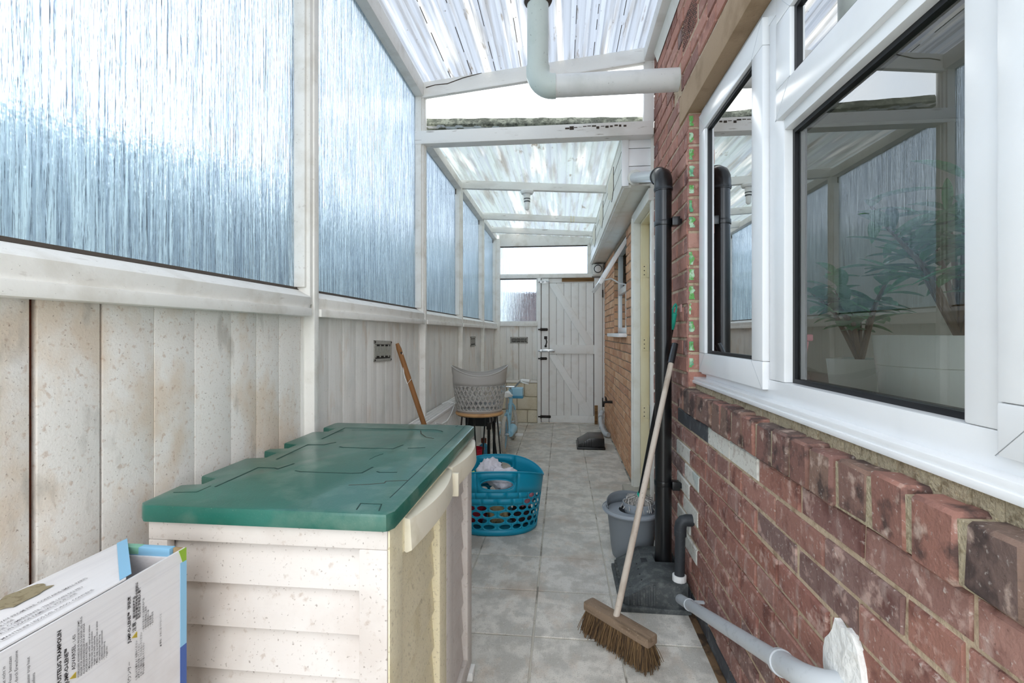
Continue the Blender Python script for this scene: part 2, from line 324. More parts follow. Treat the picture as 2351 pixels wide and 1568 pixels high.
# ------------------------------------------------------------------ brick walls
brick_cache = {}
def brick_mesh(L, H, m, var, depth=.045, jit=.0028, ch=.004):
    key = (round(L, 3), round(H, 3), m, var)
    if key not in brick_cache:
        rr = random.Random(hash(key[:2]) + var * 31); mb = MB(); j = lambda: rr.uniform(-jit, jit)
        ring = [(-L / 2, -H / 2), (L / 2, -H / 2), (L / 2, H / 2), (-L / 2, H / 2)]
        fr = [(j() * .4, a - math.copysign(ch, a) + j() * .5, b_ - math.copysign(ch, b_) + j() * .5) for a, b_ in ring]
        md = [(ch + j() * .3, a + j(), b_ + j() * .6) for a, b_ in ring]
        bk = [(depth, a, b_) for a, b_ in ring]
        vs_ = fr + md + bk; fs = [(0, 3, 2, 1)]
        for k in range(4):
            k2 = (k + 1) % 4; fs += [(k, k2, 4 + k2, 4 + k), (4 + k, 4 + k2, 8 + k2, 8 + k)]
        mb.add(vs_, fs); brick_cache[key] = mb.mesh('brick', m, 0, 0)
    return brick_cache[key]
def brickwork(wall, X, y0, y1, ztop, zbot, ch, bl, holes, pick, limit=290, nearest=.6):
    J = .011; todo = []; k = 0; z1 = ztop
    while z1 > zbot + .02:
        z0 = max(z1 - ch, zbot); zc = (z0 + z1) / 2
        ivs = [(y0, y1)]
        for (a, b_, c, d) in holes:
            if c < zc < d:
                nv = []
                for (p, q) in ivs:
                    if b_ <= p or a >= q: nv.append((p, q)); continue
                    if a > p: nv.append((p, a))
                    if b_ < q: nv.append((b_, q))
                ivs = nv
        off = (bl / 2) * (k % 2) + R.uniform(-.012, .012)
        for (p, q) in ivs:
            y = math.floor((p - off) / bl) * bl + off
            while y < q:
                a, b_ = max(y, p), min(y + bl, q)
                if b_ - a > .035:
                    if b_ - a > bl * .9 and R.random() < .10:
                        todo += [(a, (a + b_) / 2, z0, z1), ((a + b_) / 2, b_, z0, z1)]
                    else: todo.append((a, b_, z0, z1))
                y += bl
        z1 = z0; k += 1
    def seen(t):
        yc, zc = (t[0] + t[1]) / 2, (t[2] + t[3]) / 2
        if t[1] < nearest: return 0
        return (t[1] - t[0]) * (t[3] - t[2]) * X / (X * X + yc * yc + (zc - 1.2) ** 2) ** 1.5
    todo.sort(key=seen, reverse=True); rest = MB(); rm = None
    for i, (a, b_, z0, z1) in enumerate(todo):
        L, H = round((b_ - a - J) / .02) * .02, z1 - z0 - J
        if i < limit and seen((a, b_, z0, z1)) > 0:
            m = pick((a + b_) / 2, (z0 + z1) / 2)
            Mx = Matrix.Translation((X + R.uniform(-.003, .002), (a + b_) / 2, (z0 + z1) / 2 + R.uniform(-.0015, .0015))) @ Matrix.Rotation(R.uniform(-.008, .008), 4, 'X') @ Matrix.Rotation(R.uniform(-.012, .012), 4, 'Z') @ Matrix.Diagonal((1, (b_ - a - J) / max(L, .02), 1, 1))
            link('brick', brick_mesh(max(L, .02), H, m, R.randrange(4)), wall, Mx)
        else:
            rest.box(X, X + .04, a + J / 2, b_ - J / 2, z0 + J / 2, z1 - J / 2); rm = pick((a + b_) / 2, (z0 + z1) / 2)
    if rest.v:
        o = obj('brick_rest', rest, 'brick_red' if rm is None else rm, wall, 0, 0); o['kind'] = 'stuff'

JY = 2.235   # window jamb
mb = MB()
B0 = XW + .0055
mb.box(B0, .74, -1.2, 3.03, -.1, .94); mb.box(B0, .74, JY, 3.03, .94, 3.0); mb.box(B0, .74, -1.2, JY, 2.30, 3.0); mb.box(B0, .74, -1.2, -.9, .94, 2.3)
wr = obj('wall_right', mb, 'mortar', smooth=0)
tag(wr, 'weathered red brick house wall around the white framed window', 'wall', kind='structure')
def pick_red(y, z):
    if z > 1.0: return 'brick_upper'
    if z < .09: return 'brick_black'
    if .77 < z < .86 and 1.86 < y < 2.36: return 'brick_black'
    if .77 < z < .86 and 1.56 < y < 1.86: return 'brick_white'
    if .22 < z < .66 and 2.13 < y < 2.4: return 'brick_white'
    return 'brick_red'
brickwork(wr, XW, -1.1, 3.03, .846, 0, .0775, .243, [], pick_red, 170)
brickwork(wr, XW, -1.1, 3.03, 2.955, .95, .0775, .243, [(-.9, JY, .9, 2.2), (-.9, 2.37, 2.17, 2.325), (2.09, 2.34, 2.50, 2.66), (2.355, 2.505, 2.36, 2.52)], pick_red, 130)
brickwork(wr, XW, 2.345, 3.03, .952, .848, .102, .243, [], pick_red, 10)
# brick-on-edge sill course
y = 2.338
while y > -.9:
    Lb = .089; mm = MB()
    fz, tz = .848 + R.uniform(-.003, .003), .952 + R.uniform(-.004, .003); fx = .543 + R.uniform(-.004, .003)
    mm.box(fx, .64, y - Lb, y, fz, tz)
    sh = [(Vector(v) + Vector((R.uniform(-.003, .003), R.uniform(-.003, .003), R.uniform(-.003, .003)))) for v in mm.v]; mm.v = [tuple(q) for q in sh]
    if y > .5: obj('sill_brick', mm, 'brick_sill', wr, .006, 40, 1)
    y -= .101
mm = MB(); mm.box(.549, .66, -.9, 2.335, .85, .942); obj('sill_joint', mm, 'mortar_bed', wr, .002)
mm = MB(); n = 60
for i in range(n):
    a, b_ = -.9 + 3.13 * i / n, -.9 + 3.13 * (i + 1) / n; h = .022 + R.uniform(0, .012)
    mm.box(.592 + R.uniform(-.004, .003), .66, a, b_, .94, .95 + h + .012)
obj('mortar_bedding', mm, 'mortar_bed', wr, .003)
# jamb returns with flaking green paint
z = .955
while z < 2.15:
    bx('jamb_brick', (XW + .002, .665, JY - R.uniform(.002, .006), JY + .03, z + .006, min(z + .0715, 2.18)), 'brick_upper', wr, .003)
    if R.random() < .95:
        a0, a1 = z + .008 + R.uniform(0, .012), min(z + .068 - R.uniform(0, .015), 2.17); pts = []
        nn = 7; xl, xr_ = XW + .004, XW + .028 + R.uniform(-.006, .006); yy = JY - .0072
        for i in range(nn): pts.append((xl + R.uniform(0, .005), yy, a0 + (a1 - a0) * i / (nn - 1)))
        for i in range(nn - 1, -1, -1): pts.append((xr_ - R.uniform(0, .012), yy, a0 + (a1 - a0) * i / (nn - 1)))
        obj('paint_patch', MB().prism(pts, (0, .0022, 0)), 'green_paint', wr, 0, 0)
    z += .0775
bx('pink_patch', (XW - .0035, XW - .001, 2.33, 2.37, 1.30, 1.335), 'pink_paint', wr, .001)
lt = bx('lintel', (XW - .004, .70, -1.1, 2.375, 2.185, 2.318), 'concrete', wr, .006)
# terracotta air brick
mm = MB(); mm.box(XW + .004, XW + .03, 2.095, 2.335, 2.505, 2.655); ab = obj('air_brick', mm, 'brick_upper', wr, .003)
for i in range(13):
    for j in range(8):
        yy, zz = 2.108 + i * .0178, 2.517 + j * .0175
        if i % 13 < 13: bx('hole', (XW + .001, XW + .006, yy - .005, yy + .005, zz - .004, zz + .004), 'brick_sill', ab, 0) if (i * 8 + j) % 1 == 0 else None
# plaster patch where the waste pipe enters
pts = []
for k in range(26):
    q = 2 * math.pi * k / 26; r_ = 1 + R.uniform(-.10, .10)
    pts.append((XW - .009, 1.015 + .075 * r_ * math.cos(q), .505 + .115 * r_ * math.sin(q)))
mm = MB(); n = len(pts); mm.v = [(XW - .018, 1.015, .505)] + [(XW - .014 + R.uniform(-.004, .004), 1.015 + (p[1] - 1.015) * .6, .505 + (p[2] - .505) * .6) for p in pts] + pts + [(XW + .004, p[1], p[2]) for p in pts]
for k in range(n):
    k2 = (k + 1) % n; mm.f += [(0, 1 + k, 1 + k2), (1 + k, 1 + n + k, 1 + n + k2, 1 + k2), (1 + n + k, 1 + 2 * n + k, 1 + 2 * n + k2, 1 + n + k2)]
obj('plaster_patch', mm, 'plaster', wr, 0, 60)

# orange extension wall
mb = MB()
mb.box(B0, .68, 3.74, 4.33, -.1, 2.2).box(B0, .68, 5.3, 6.75, -.1, 2.2).box(B0, .68, 4.33, 5.3, -.1, 1.2).box(B0, .68, 4.33, 5.3, 2.07, 2.2).box(B0, .68, 3.0, 3.76, 2.09, 2.2)
wf = obj('wall_right_far', mb, 'mortar_grey', smooth=0); tag(wf, 'orange brick extension wall between the cream door and the ledged gate', 'wall', kind='structure')
brickwork(wf, XW, 3.755, 6.49, 2.10, 0, .0765, .232, [(4.33, 5.3, 1.2, 2.07)], lambda y, z: 'brick_orange', 295)
for zz in [1.2 + .0765 * i for i in range(11)]:
    bx('jamb_brick', (XW + .002, .64, 5.296, 5.32, zz + .005, zz + .07), 'brick_orange', wf, .002)

# ------------------------------------------------------------------ main window
w1 = thing('window_1', 'big white plastic framed kitchen window with three lights reflecting the lean-to', 'window', kind='structure')
FX0, FX1 = .615, .675
def bar(name, y0, y1, z0, z1, x0=FX0, x1=FX1, parent=None, m='upvc', bev=.005): return bx(name, (x0, x1, y0, y1, z0, z1), m, parent or w1, bev)
bar('frame_jamb', 2.150, 2.222, 1.02, 2.185); bar('frame_head', -.9, 2.15, 2.12, 2.185); bar('frame_bottom', -.9, 2.15, 1.0, 1.062)
bar('mullion', 1.416, 1.512, 1.062, 2.12); bar('mullion', .722, .812, 1.062, 2.12); bar('transom', .812, 1.416, 1.765, 1.845)
bar('frame_jamb', -.9, -.84, 1.062, 2.12)
def sash(y0, y1, z0, z1, wd, name='casement'):
    s = obj(name, MB().box(.598, .640, y0, y1, z0, z0 + wd).box(.598, .640, y0, y1, z1 - wd, z1).box(.598, .640, y0, y0 + wd, z0 + wd, z1 - wd).box(.598, .640, y1 - wd, y1, z0 + wd, z1 - wd), 'upvc', w1, .005)
    glaze(y0 + wd, y1 - wd, z0 + wd, z1 - wd, .612, s)
    for q in (y0 + wd, y1 - wd):
        for zz, sg in ((z0 + wd, -1), (z1 - wd, 1)):
            sy = -1 if q == y0 + wd else 1
            mt = MB().prism([(.5975, q, zz), (.5975, q + .0016, zz), (.5975, q + sy * wd + .0016, zz + sg * wd), (.5975, q + sy * wd, zz + sg * wd)], (.002, 0, 0)); obj('mitre_joint', mt, 'steel_seal', s, 0, 0)
    return s
def glaze(y0, y1, z0, z1, x, parent):
    g = .012
    obj('gasket', MB().box(x - .002, x + .03, y0, y1, z0, z0 + g).box(x - .002, x + .03, y0, y1, z1 - g, z1).box(x - .002, x + .03, y0, y0 + g, z0 + g, z1 - g).box(x - .002, x + .03, y1 - g, y1, z0 + g, z1 - g), 'gasket', parent, 0, 0)
    obj('pane', MB().quad((x + .006, y0 + .002, z0 + .002), (x + .006, y1 - .002, z0 + .002), (x + .006, y1 - .002, z1 - .002), (x + .006, y0 + .002, z1 - .002)), 'window_glass', parent, 0, 0)
    obj('spacer_bar', MB().box(x + .010, x + .022, y0 + g, y0 + g + .006, z0 + g, z1 - g).box(x + .010, x + .022, y1 - g - .006, y1 - g, z0 + g, z1 - g), 'steel_seal', parent, 0, 0)
sash(1.520, 2.195, 1.03, 2.15, .085)
sash(.800, 1.430, 1.795, 2.15, .085, 'top_light')
glaze(.812, 1.416, 1.062, 1.765, .640, w1)
sash(-.80, .735, 1.03, 2.15, .075)
bx('cill', (.585, .66, -.9, 2.235, .988, 1.006), 'upvc', w1, .004); bx('cill_nosing', (.580, .60, -.9, 2.235, .978, .992), 'upvc', w1, .004)

# small window
w2 = thing('window_2', 'small white plastic window with its top vent pushed open', 'window', kind='structure')
obj('frame', MB().box(.60, .65, 4.33, 5.3, 1.2, 1.255).box(.60, .65, 4.33, 5.3, 2.02, 2.07).box(.60, .65, 4.33, 4.385, 1.255, 2.02).box(.60, .65, 5.245, 5.3, 1.255, 2.02).box(.60, .65, 4.385, 5.245, 1.60, 1.66), 'upvc', w2, .004)
obj('pane', MB().quad((.62, 4.385, 1.255), (.62, 5.245, 1.255), (.62, 5.245, 1.60), (.62, 4.385, 1.60)), 'window_glass', w2, 0, 0)
Ms = Matrix.Translation((.585, 0, 2.06)) @ Matrix.Rotation(math.radians(31), 4, 'Y')
sm = MB()
for q in ((-.015, .02, 4.335, 5.295, -.49, -.435), (-.015, .02, 4.335, 5.295, -.055, 0), (-.015, .02, 4.335, 4.39, -.435, -.055), (-.015, .02, 5.24, 5.295, -.435, -.055)): sm.box(*q, M=Ms)
vt = obj('vent_sash', sm, 'upvc', w2, .004)
obj('pane', MB().quad((0, 4.39, -.435), (0, 5.24, -.435), (0, 5.24, -.055), (0, 4.39, -.055), M=Ms), 'window_glass', vt, 0, 0)
obj('stay', MB().tube([(.60, 4.5, 1.64), (.52, 4.5, 1.66), (.45, 4.5, 1.70), (.38, 4.5, 1.685)], .007, 8), 'upvc', w2)
bx('sill', (.49, .66, 4.28, 5.35, 1.165, 1.20), 'upvc', w2, .004)

# cream door
d2 = thing('door_2', 'cream painted side door with yellowed hinge jamb beside the downpipe', 'door', kind='structure')
bx('casing', (.527, .58, 3.665, 3.745, .05, 2.09), 'upvc_cream', d2, .006); bx('casing_bead', (.518, .535, 3.69, 3.715, .05, 2.06), 'upvc_cream', d2, .004)
bx('casing_head', (.527, .58, 3.03, 3.665, 2.015, 2.09), 'upvc_cream', d2, .006); bx('casing', (.545, .58, 3.03, 3.09, .05, 2.015), 'upvc_cream', d2, .006)
bx('jamb', (.58, .64, 3.64, 3.70, .05, 2.05), 'door_yellow', d2, .003); bx('jamb_head', (.58, .64, 3.05, 3.64, 2.0, 2.05), 'door_yellow', d2, .003)
lf = bx('leaf', (.640, .68, 3.06, 3.638, .06, 2.0), 'door_cream', d2, .004)
for zz in (.62, 1.12, 1.66):
    h = obj('hinge', MB().box(.585, .625, 3.6365, 3.641, zz - .05, zz + .05).tube([(.632, 3.634, zz - .052), (.632, 3.634, zz + .052)], .006, 10), 'door_yellow', d2, .001)
    for a in (-.03, 0, .03): obj('screw', MB().tube([(.603, 3.638, zz + a), (.603, 3.6345, zz + a)], .004, 8), 'iron', h)
bx('threshold', (.56, .64, 3.03, 3.7, .03, .062), 'step_concrete', d2, .006)
st = bx('door_step', (.455, .60, 3.02, 3.74, -.01, .058), 'step_concrete', None, .008); tag(st, 'small worn concrete step below the cream side door', 'step', kind='structure')

# ------------------------------------------------------------------ side wall: cladding, posts, glazing
wl = bx('wall_left', (-.96, XP - .012, -.42, YE, -.05, 1.28), 'gap_brown'); tag(wl, 'white painted vertical plank wall below the glazing', 'wall', kind='structure')
pb = [-.42, -.29, -.16, -.03, .1, .23, .36, .49, .615, .744, .870, .992, 1.111, 1.242, 1.353, 1.469, 1.60,
      1.70, 1.802, 1.926, 2.052, 2.176, 2.291, 2.412, 2.53, 2.66, 2.771, 2.892, 3.0, 3.10, 3.24, 3.40, 3.576, 3.72, 3.88, 4.04, 4.19, 4.35, 4.52, 4.70, 4.88, 5.06, 5.22, 5.36, 5.5, 5.66, 5.82, 5.98, 6.14, 6.3, 6.46]
for a, b_ in zip(pb, pb[1:]):
    g = .011 if abs(a - .744) < .001 or abs(b_ - .744) < .001 else (.0032 if R.random() < .35 else .0012)
    ga = .006 if abs(a - .744) < .001 else g / 2; gb = .006 if abs(b_ - .744) < .001 else g / 2
    dx = R.uniform(-.0012, .0012)
    bx('plank', (XP - .014, XP + dx, a + ga, b_ - gb, -.02, 1.275), 'plank_near' if b_ < 1.65 else 'plank', wl, .0015)
posts = [(.02, .07), (1.602, 1.655), (2.995, 3.045), (4.150, 4.195), (5.335, 5.378), (6.44, 6.50)]
tn = [0]
def trim(label, boxes, m='paint', bev=.004, mbx=None, child=None):
    tn[0] += 1; mb_ = mbx or MB()
    for q in boxes: mb_.box(*q)
    o = obj('trim_%d' % tn[0], mb_, m, None, bev); tag(o, label, 'trim', kind='structure'); return o
pl_ = ['white timber post of the side glazing behind the camera', 'white timber post between the two tallest reeded panes', 'white timber post where the high roof steps down', 'slim white post between third and fourth reeded panes', 'slim white post between fourth and last reeded panes', 'white corner post beside the end window']
for (a, b_), lab in zip(posts, pl_):
    top = 2.76 if b_ < 3.1 else 2.47
    t = trim(lab, [(-.955, -.872 if b_ < 6.4 else -.828, a, b_, 1.30 if b_ < 6.4 else 0, top)])
    bx('cover_strip', (-.905, -.866, b_ - .034, b_ - .002, .0, top - .02 if b_ < 3.1 else top), 'paint', t, .003)
    bx('glazing_bead', (-.925, -.885, a - .012, a + .004, 1.36, top - .06), 'paint', t, .003)
tops = [2.70, 2.70, 2.70, 2.475, 2.46, 2.45]
bays = [(-.42, posts[0][0]), (posts[0][1], posts[1][0]), (posts[1][1], posts[2][0]), (posts[2][1], posts[3][0]), (posts[3][1], posts[4][0]), (posts[4][1], posts[5][0])]
wlab = ['reeded glass pane of the side glazing behind the camera', 'largest reeded glass side pane, above the green lidded chest', 'tall reeded glass side pane between the two thick posts', 'reeded glass side pane just past the step in the roof', 'narrow reeded glass side pane, second from the end wall', 'narrowest reeded glass side pane beside the end wall']
for i, ((a, b_), lab) in enumerate(zip(bays, wlab)):
    w_ = thing('window_%d' % (3 + i), lab, 'window', kind='structure')
    bx('pane', (XG - .005, XG, a, b_, 1.35, tops[i] + .02), 'reeded_glass', w_)
    # sloping sill, apron strip
    sp = MB().prism([(-.955, a - .0, 1.352), (-.955, a, 1.28), (-.872, a, 1.28), (-.866, a, 1.325), (-.915, a, 1.352)], (0, b_ - a, 0)); obj('sill', sp, 'paint', w_, .003)
    bx('apron', (-.91, -.858, a, b_ - .012, 1.258, 1.286), 'paint', w_, .003)
    obj('putty', MB().prism([(XG, a, 1.35), (XG + .012, a, 1.352), (XG, a, 1.362)], (0, b_ - a, 0)).prism([(XG, b_ - .006, 1.35), (XG + .006, b_, 1.35), (XG, b_, 1.35)], (0, 0, tops[i] - 1.35)), 'dirt_and_shade', w_, 0, 0)
trim('white timber top plate carrying the high roof', [(-.955, -.872, -.42, 3.0, 2.70, 2.79)])
trim('white timber top plate carrying the low roof', [(-.955, -.872, 3.045, YE, 2.46, 2.525)])

# vents
def vent(name, label, M, W, H, n):
    t = thing(name, label, 'vent', 'air vents')
    f = MB(); e = .012
    f.box(-W / 2, W / 2, -.004, .002, -H / 2, -H / 2 + e * 1.2, M=M).box(-W / 2, W / 2, -.004, .002, H / 2 - e * 1.6, H / 2, M=M).box(-W / 2, -W / 2 + e, -.004, .002, -H / 2, H / 2, M=M).box(W / 2 - e, W / 2, -.004, .002, -H / 2, H / 2, M=M)
    obj('frame', f, 'vent_metal', t, .001)
    obj('back_plate', MB().box(-W / 2 + .005, W / 2 - .005, -.0005, .001, -H / 2 + .005, H / 2 - .005, M=M), 'vent_dark', t)
    for i in range(n):
        x = -W / 2 + e + (W - 2 * e) * (i + .5) / n; h = H / 2 - (.030 if i % 3 else .022) * H / .11
        obj('slat', MB().box(x - .0042, x + .0042, -.0045, .0, -h, h, M=M), 'vent_metal', t)
    for a in (-1, 1):
        for c in (-1, 1): obj('screw', MB().tube([M @ Vector((a * (W / 2 - .007), -.003, c * (H / 2 - .008))), M @ Vector((a * (W / 2 - .007), -.0065, c * (H / 2 - .008)))], .004, 8), 'iron', t)
ML = lambda y, z: Matrix.Translation((XP + .002, y, z)) @ Matrix.Rotation(math.radians(90), 4, 'Z')
vent('wall_vent', 'grimy metal air vent on the planks above the wooden stick', ML(2.37, 1.11) @ Matrix.Rotation(.03, 4, 'Y'), .235, .105, 11)
vent('wall_vent', 'small metal air vent high on the planks above the grey basket', ML(4.86, 1.117), .26, .10, 9)
ME_ = Matrix.Translation((-.572, YE - .032, 1.107))
vent('wall_vent', 'metal air vent on the end wall planks beside the gate', ME_, .235, .085, 11)

# ------------------------------------------------------------------ roofs
def zhi(x): return 2.795 + .098 * (x + .9)
def zlo(x): return 2.545 - .068 * (x + .9)
def sheet(zf, x0, x1, y0, y1, pitch, h, m):
    prof = []; x = x0
    while x < x1 - .001:
        for f, d in ((0, 0), (.52, 0), (.60, h), (.92, h)):
            q = x + f * pitch
            if q < x1: prof.append((q, zf(q) + d))
        x += pitch
    prof.append((x1, zf(x1))); mb_ = MB(); n = len(prof)
    for (q, z_) in prof: mb_.v += [(q, y0, z_), (q, y1, z_)]
    for i in range(n - 1): mb_.f.append((2 * i, 2 * i + 1, 2 * i + 3, 2 * i + 2))
    return mb_
cn = thing('ceiling_near', 'high translucent ribbed plastic roof with grimy seams', 'roof', kind='structure')
obj('sheet', sheet(zhi, -.99, .57, -.45, 3.1, .0765, .012, 'poly_near'), 'poly_near', cn, 0, 0)
for q in (-.70, -.565, -.415, -.255, .075, .19, .33):
    y_ = 2.995
    for k in range(9):
        ln = R.uniform(.05, .28); wd = .0035 * (1 - k / 11)
        bx('dirty_seam', (q, q + wd, y_ - ln, y_, zhi(q) - .002, zhi(q) + .001), 'dirt_and_shade', cn); y_ -= ln + R.uniform(.02, .2)
cf = thing('ceiling_far', 'low translucent plastic roof over the far half', 'roof', kind='structure')
obj('sheet', sheet(zlo, -.99, .42, 3.06, 6.62, .12, .009, 'poly_far'), 'poly_far', cf, 0, 0)
# gable frame at the step
YG = 3.0
gr = MB().prism([(-.93, YG, 2.705), (.50, YG, 2.850), (.50, YG, 2.935), (-.93, YG, 2.792)], (0, .05, 0))
g_ = trim('sloping white rafter above the clear gable pane', [], mbx=gr, m='paint_beam')
ck = MB().prism([(-.86, YG - .001, 2.757), (-.80, YG - .001, 2.772), (-.72, YG - .001, 2.775), (-.62, YG - .001, 2.806), (-.5, YG - .001, 2.832), (-.5, YG - .001, 2.836), (-.62, YG - .001, 2.812), (-.72, YG - .001, 2.781), (-.80, YG - .001, 2.777), (-.86, YG - .001, 2.764)], (0, .002, 0)); obj('split', ck, 'dirt_and_shade', g_, 0, 0)
obj('bead', MB().prism([(-.90, YG - .012, 2.690), (.50, YG - .012, 2.838), (.50, YG - .012, 2.852), (-.90, YG - .012, 2.706)], (0, .03, 0)), 'paint_beam', g_, .003)
mbm = trim('heavy white beam below the clear gable pane, paint flaking', [(-.93, .55, YG - .02, YG + .06, 2.397, 2.480)], m='paint_beam')
for i in range(14):
    x_ = .02 + i * .027; bx('paint_flake_loss', (x_, x_ + R.uniform(.012, .03), YG - .0215, YG - .019, 2.449 + R.uniform(-.006, .012), 2.454 + R.uniform(.004, .014)), 'dirt_and_shade', mbm)
trim('white upright beside the clear gable pane at the brick wall', [(.495, .556, YG, YG + .05, 2.480, 2.93)], m='paint_beam')
w9 = thing('window_9', 'clear gable pane showing sky above the heavy beam', 'window', kind='structure')
obj('pane', MB().quad((-.875, YG + .03, 2.48), (.495, YG + .03, 2.48), (.495, YG + .03, 2.85), (-.875, YG + .03, 2.71)), 'thin_glass', w9, 0, 0)
vg = MB(); n = 44
for i in range(n + 1):
    x_ = -.93 + 1.47 * i / n; wv = .006 * math.sin(i * 1.1) + R.uniform(-.003, .003)
    dz_ = -.055 * (x_ + .93) / 1.47
    for (yy, zz) in ((3.10, 2.50), (3.10, 2.555 + wv * .5), (3.118, 2.566), (3.112, 2.58 + wv * .3), (3.14, 2.628 + wv * .4), (3.17, 2.640), (3.17, 2.50)): vg.v.append((x_, yy, zz + (dz_ if zz > 2.505 else 0)))
for i in range(n):
    for k in range(6): a = i * 7 + k; vg.f.append((a, a + 1, a + 8, a + 7))
vo = obj('verge_flashing', vg, 'moss', None, 0, 50); tag(vo, 'mossy corrugated verge strip above the heavy white beam', 'flashing', kind='structure')
# wall plate at the house side
wp = trim('white wall plate under the high roof along the bricks', [(.495, .556, -.42, YG, 2.85, 2.93)], m='paint_beam')
obj('loose_flashing', MB().prism([(.535, 1.0, 2.84), (.556, 1.0, 2.78), (.559, 1.0, 2.86)], (0, 1.9, 0)), 'upvc_cream', wp, .003)
# rafters
for Yr, lab in ((4.16, 'white rafter carrying the ceiling lamp holder'), (5.30, 'white rafter with a yellow cable clip, past the lamp'), (6.02, 'last white rafter before the end wall')):
    t = trim(lab, [], mbx=MB().prism([(-.90, Yr, zlo(-.9) - .075), (.38, Yr, zlo(.38) - .062), (.38, Yr, zlo(.38) - .002), (-.90, Yr, zlo(-.9) - .002)], (0, .045, 0)), m='paint_beam')
    if abs(Yr - 5.3) < .1:
        obj('cable_clip', MB().tube([(.10, Yr - .004, 2.475), (.10, Yr - .004, 2.41), (.13, Yr - .004, 2.41), (.13, Yr - .004, 2.475)], .004, 6), 'door_yellow', t)
# eaves box
eb = thing('trim_90', 'white plastic clad eaves box along the extension', 'trim', kind='structure')
tn[0] = 30
bx('fascia', (.372, .39, 3.062, YE, 2.118, 2.43), 'upvc_cream', eb, .003)
bx('soffit', (.385, .57, 3.075, YE, 2.118, 2.130), 'upvc_cream', eb, .002); bx('soffit_edge', (.385, .43, 3.075, YE, 2.108, 2.119), 'upvc_cream', eb, .002)
for za, zb in ((2.13, 2.235), (2.238, 2.345), (2.348, 2.425)): bx('end_board', (.41, .557, 3.062, 3.072, za, zb), 'upvc', eb, .003)
bx('corner_trim', (.370, .412, 3.052, 3.066, 2.112, 2.43), 'upvc', eb, .002); bx('groove', (.3712, .3722, 3.09, YE, 2.335, 2.341), 'dirt_and_shade', eb)
bx('groove', (.3712, .3722, 3.09, YE, 2.225, 2.229), 'dirt_and_shade', eb)
for ya in (3.55, 4.45, 5.45):
    p_ = MB().prism([(.3695, ya, 2.40), (.3695, ya + .42, 2.40), (.3695, ya + .42, 2.28), (.3695, ya + .12, 2.19), (.3695, ya, 2.24)], (.003, 0, 0)); obj('cream_panel', p_, 'chest_handle', eb, .001)
    obj('panel_edge', MB().prism([(.3685, ya - .01, 2.40), (.3685, ya, 2.40), (.3685, ya, 2.235), (.3685, ya + .12, 2.185), (.3685, ya + .12, 2.178), (.3685, ya - .01, 2.23)], (.0035, 0, 0)), 'dirt_and_shade', eb, 0, 0)
bx('back_board', (.572, .585, 3.0, 6.7, 2.08, 2.6), 'upvc_cream', eb); bx('top_board', (.37, .585, 3.055, 6.6, 2.431, 2.452), 'upvc_cream', eb); bx('end_filler', (.545, .573, 3.04, 3.075, 2.08, 2.46), 'upvc_cream', eb)
bx('top_flashing', (.40, .558, 3.05, 3.4, 2.425, 2.437), 'upvc_cream', eb, .003)

# ------------------------------------------------------------------ end wall
wb = bx('wall_back', (-.93, -.325, YE + .0, YE + .12, -.05, 1.30), 'limestone'); tag(wb, 'end wall of limestone blocks below white vertical planks', 'wall', kind='structure')
rows = [(0, .17, (-.93, -.72, -.46, -.325)), (.175, .345, (-.93, -.60, -.325)), (.35, .53, (-.93, -.74, -.50, -.325))]
for z0, z1, xx in rows:
    for a, b_ in zip(xx, xx[1:]): bx('block', (a + .004, b_ - .004, YE - .035 + R.uniform(-.004, .004), YE + .02, z0 + .003, z1), 'limestone', wb, .008)
xx = [-.84, -.745, -.655, -.572, -.575, -.485, -.395, -.328]
for a, b_ in ((-.84, -.745), (-.744, -.655), (-.654, -.578), (-.572, -.485), (-.484, -.395), (-.394, -.328)): bx('plank', (a, b_, YE - .03, YE, .575, 1.30), 'plank', wb, .002)
bx('bottom_rail', (-.84, -.328, YE - .045, YE + .02, .535, .572), 'paint', wb, .004)
trim('white rail under the small end window', [(-.84, -.325, YE - .055, YE + .02, 1.295, 1.36)])
trim('white rail between the fanlight and the gate', [(-.84, .40, YE - .05, YE + .03, 1.935, 1.992)])
trim('white head plate above the end fanlight', [(-.84, .40, YE - .05, YE + .03, 2.368, 2.535)])
trim('white upright at the house end of the fanlight', [(.337, .40, YE - .05, YE + .03, 1.992, 2.368)])
bx('trim_40', (.38, .66, YE - .0, YE + .03, 1.94, 2.46), 'paint'); tag(bpy.data.objects['trim_40'], 'white boarding behind the round security light', 'trim', kind='structure')
we = thing('window_10', 'wide reeded fanlight above the gate', 'window', kind='structure'); bx('pane', (-.84, .34, YE + .0, YE + .005, 1.985, 2.372), 'obscure_glass', we)
bx('painted_shade_line', (-.83, .337, YE - .012, YE, 2.356, 2.37), 'dirt_and_shade', we)  # dark strip paints the shade under the fanlight head
we2 = thing('window_11', 'square reeded pane beside the gate with a red roof beyond', 'window', kind='structure'); bx('pane', (-.84, -.325, YE + .0, YE + .005, 1.35, 1.94), 'obscure_glass', we2)
bx('painted_shade_line', (-.84, -.325, YE - .012, YE, 1.922, 1.936), 'dirt_and_shade', we2); bx('putty', (-.84, -.828, YE - .012, YE, 1.36, 1.93), 'dirt_and_shade', we2)  # first strip is painted shade below the rail, with putty beside it
bx('bead', (-.34, -.325, YE - .02, YE, 1.36, 1.935), 'paint', we2, .003)

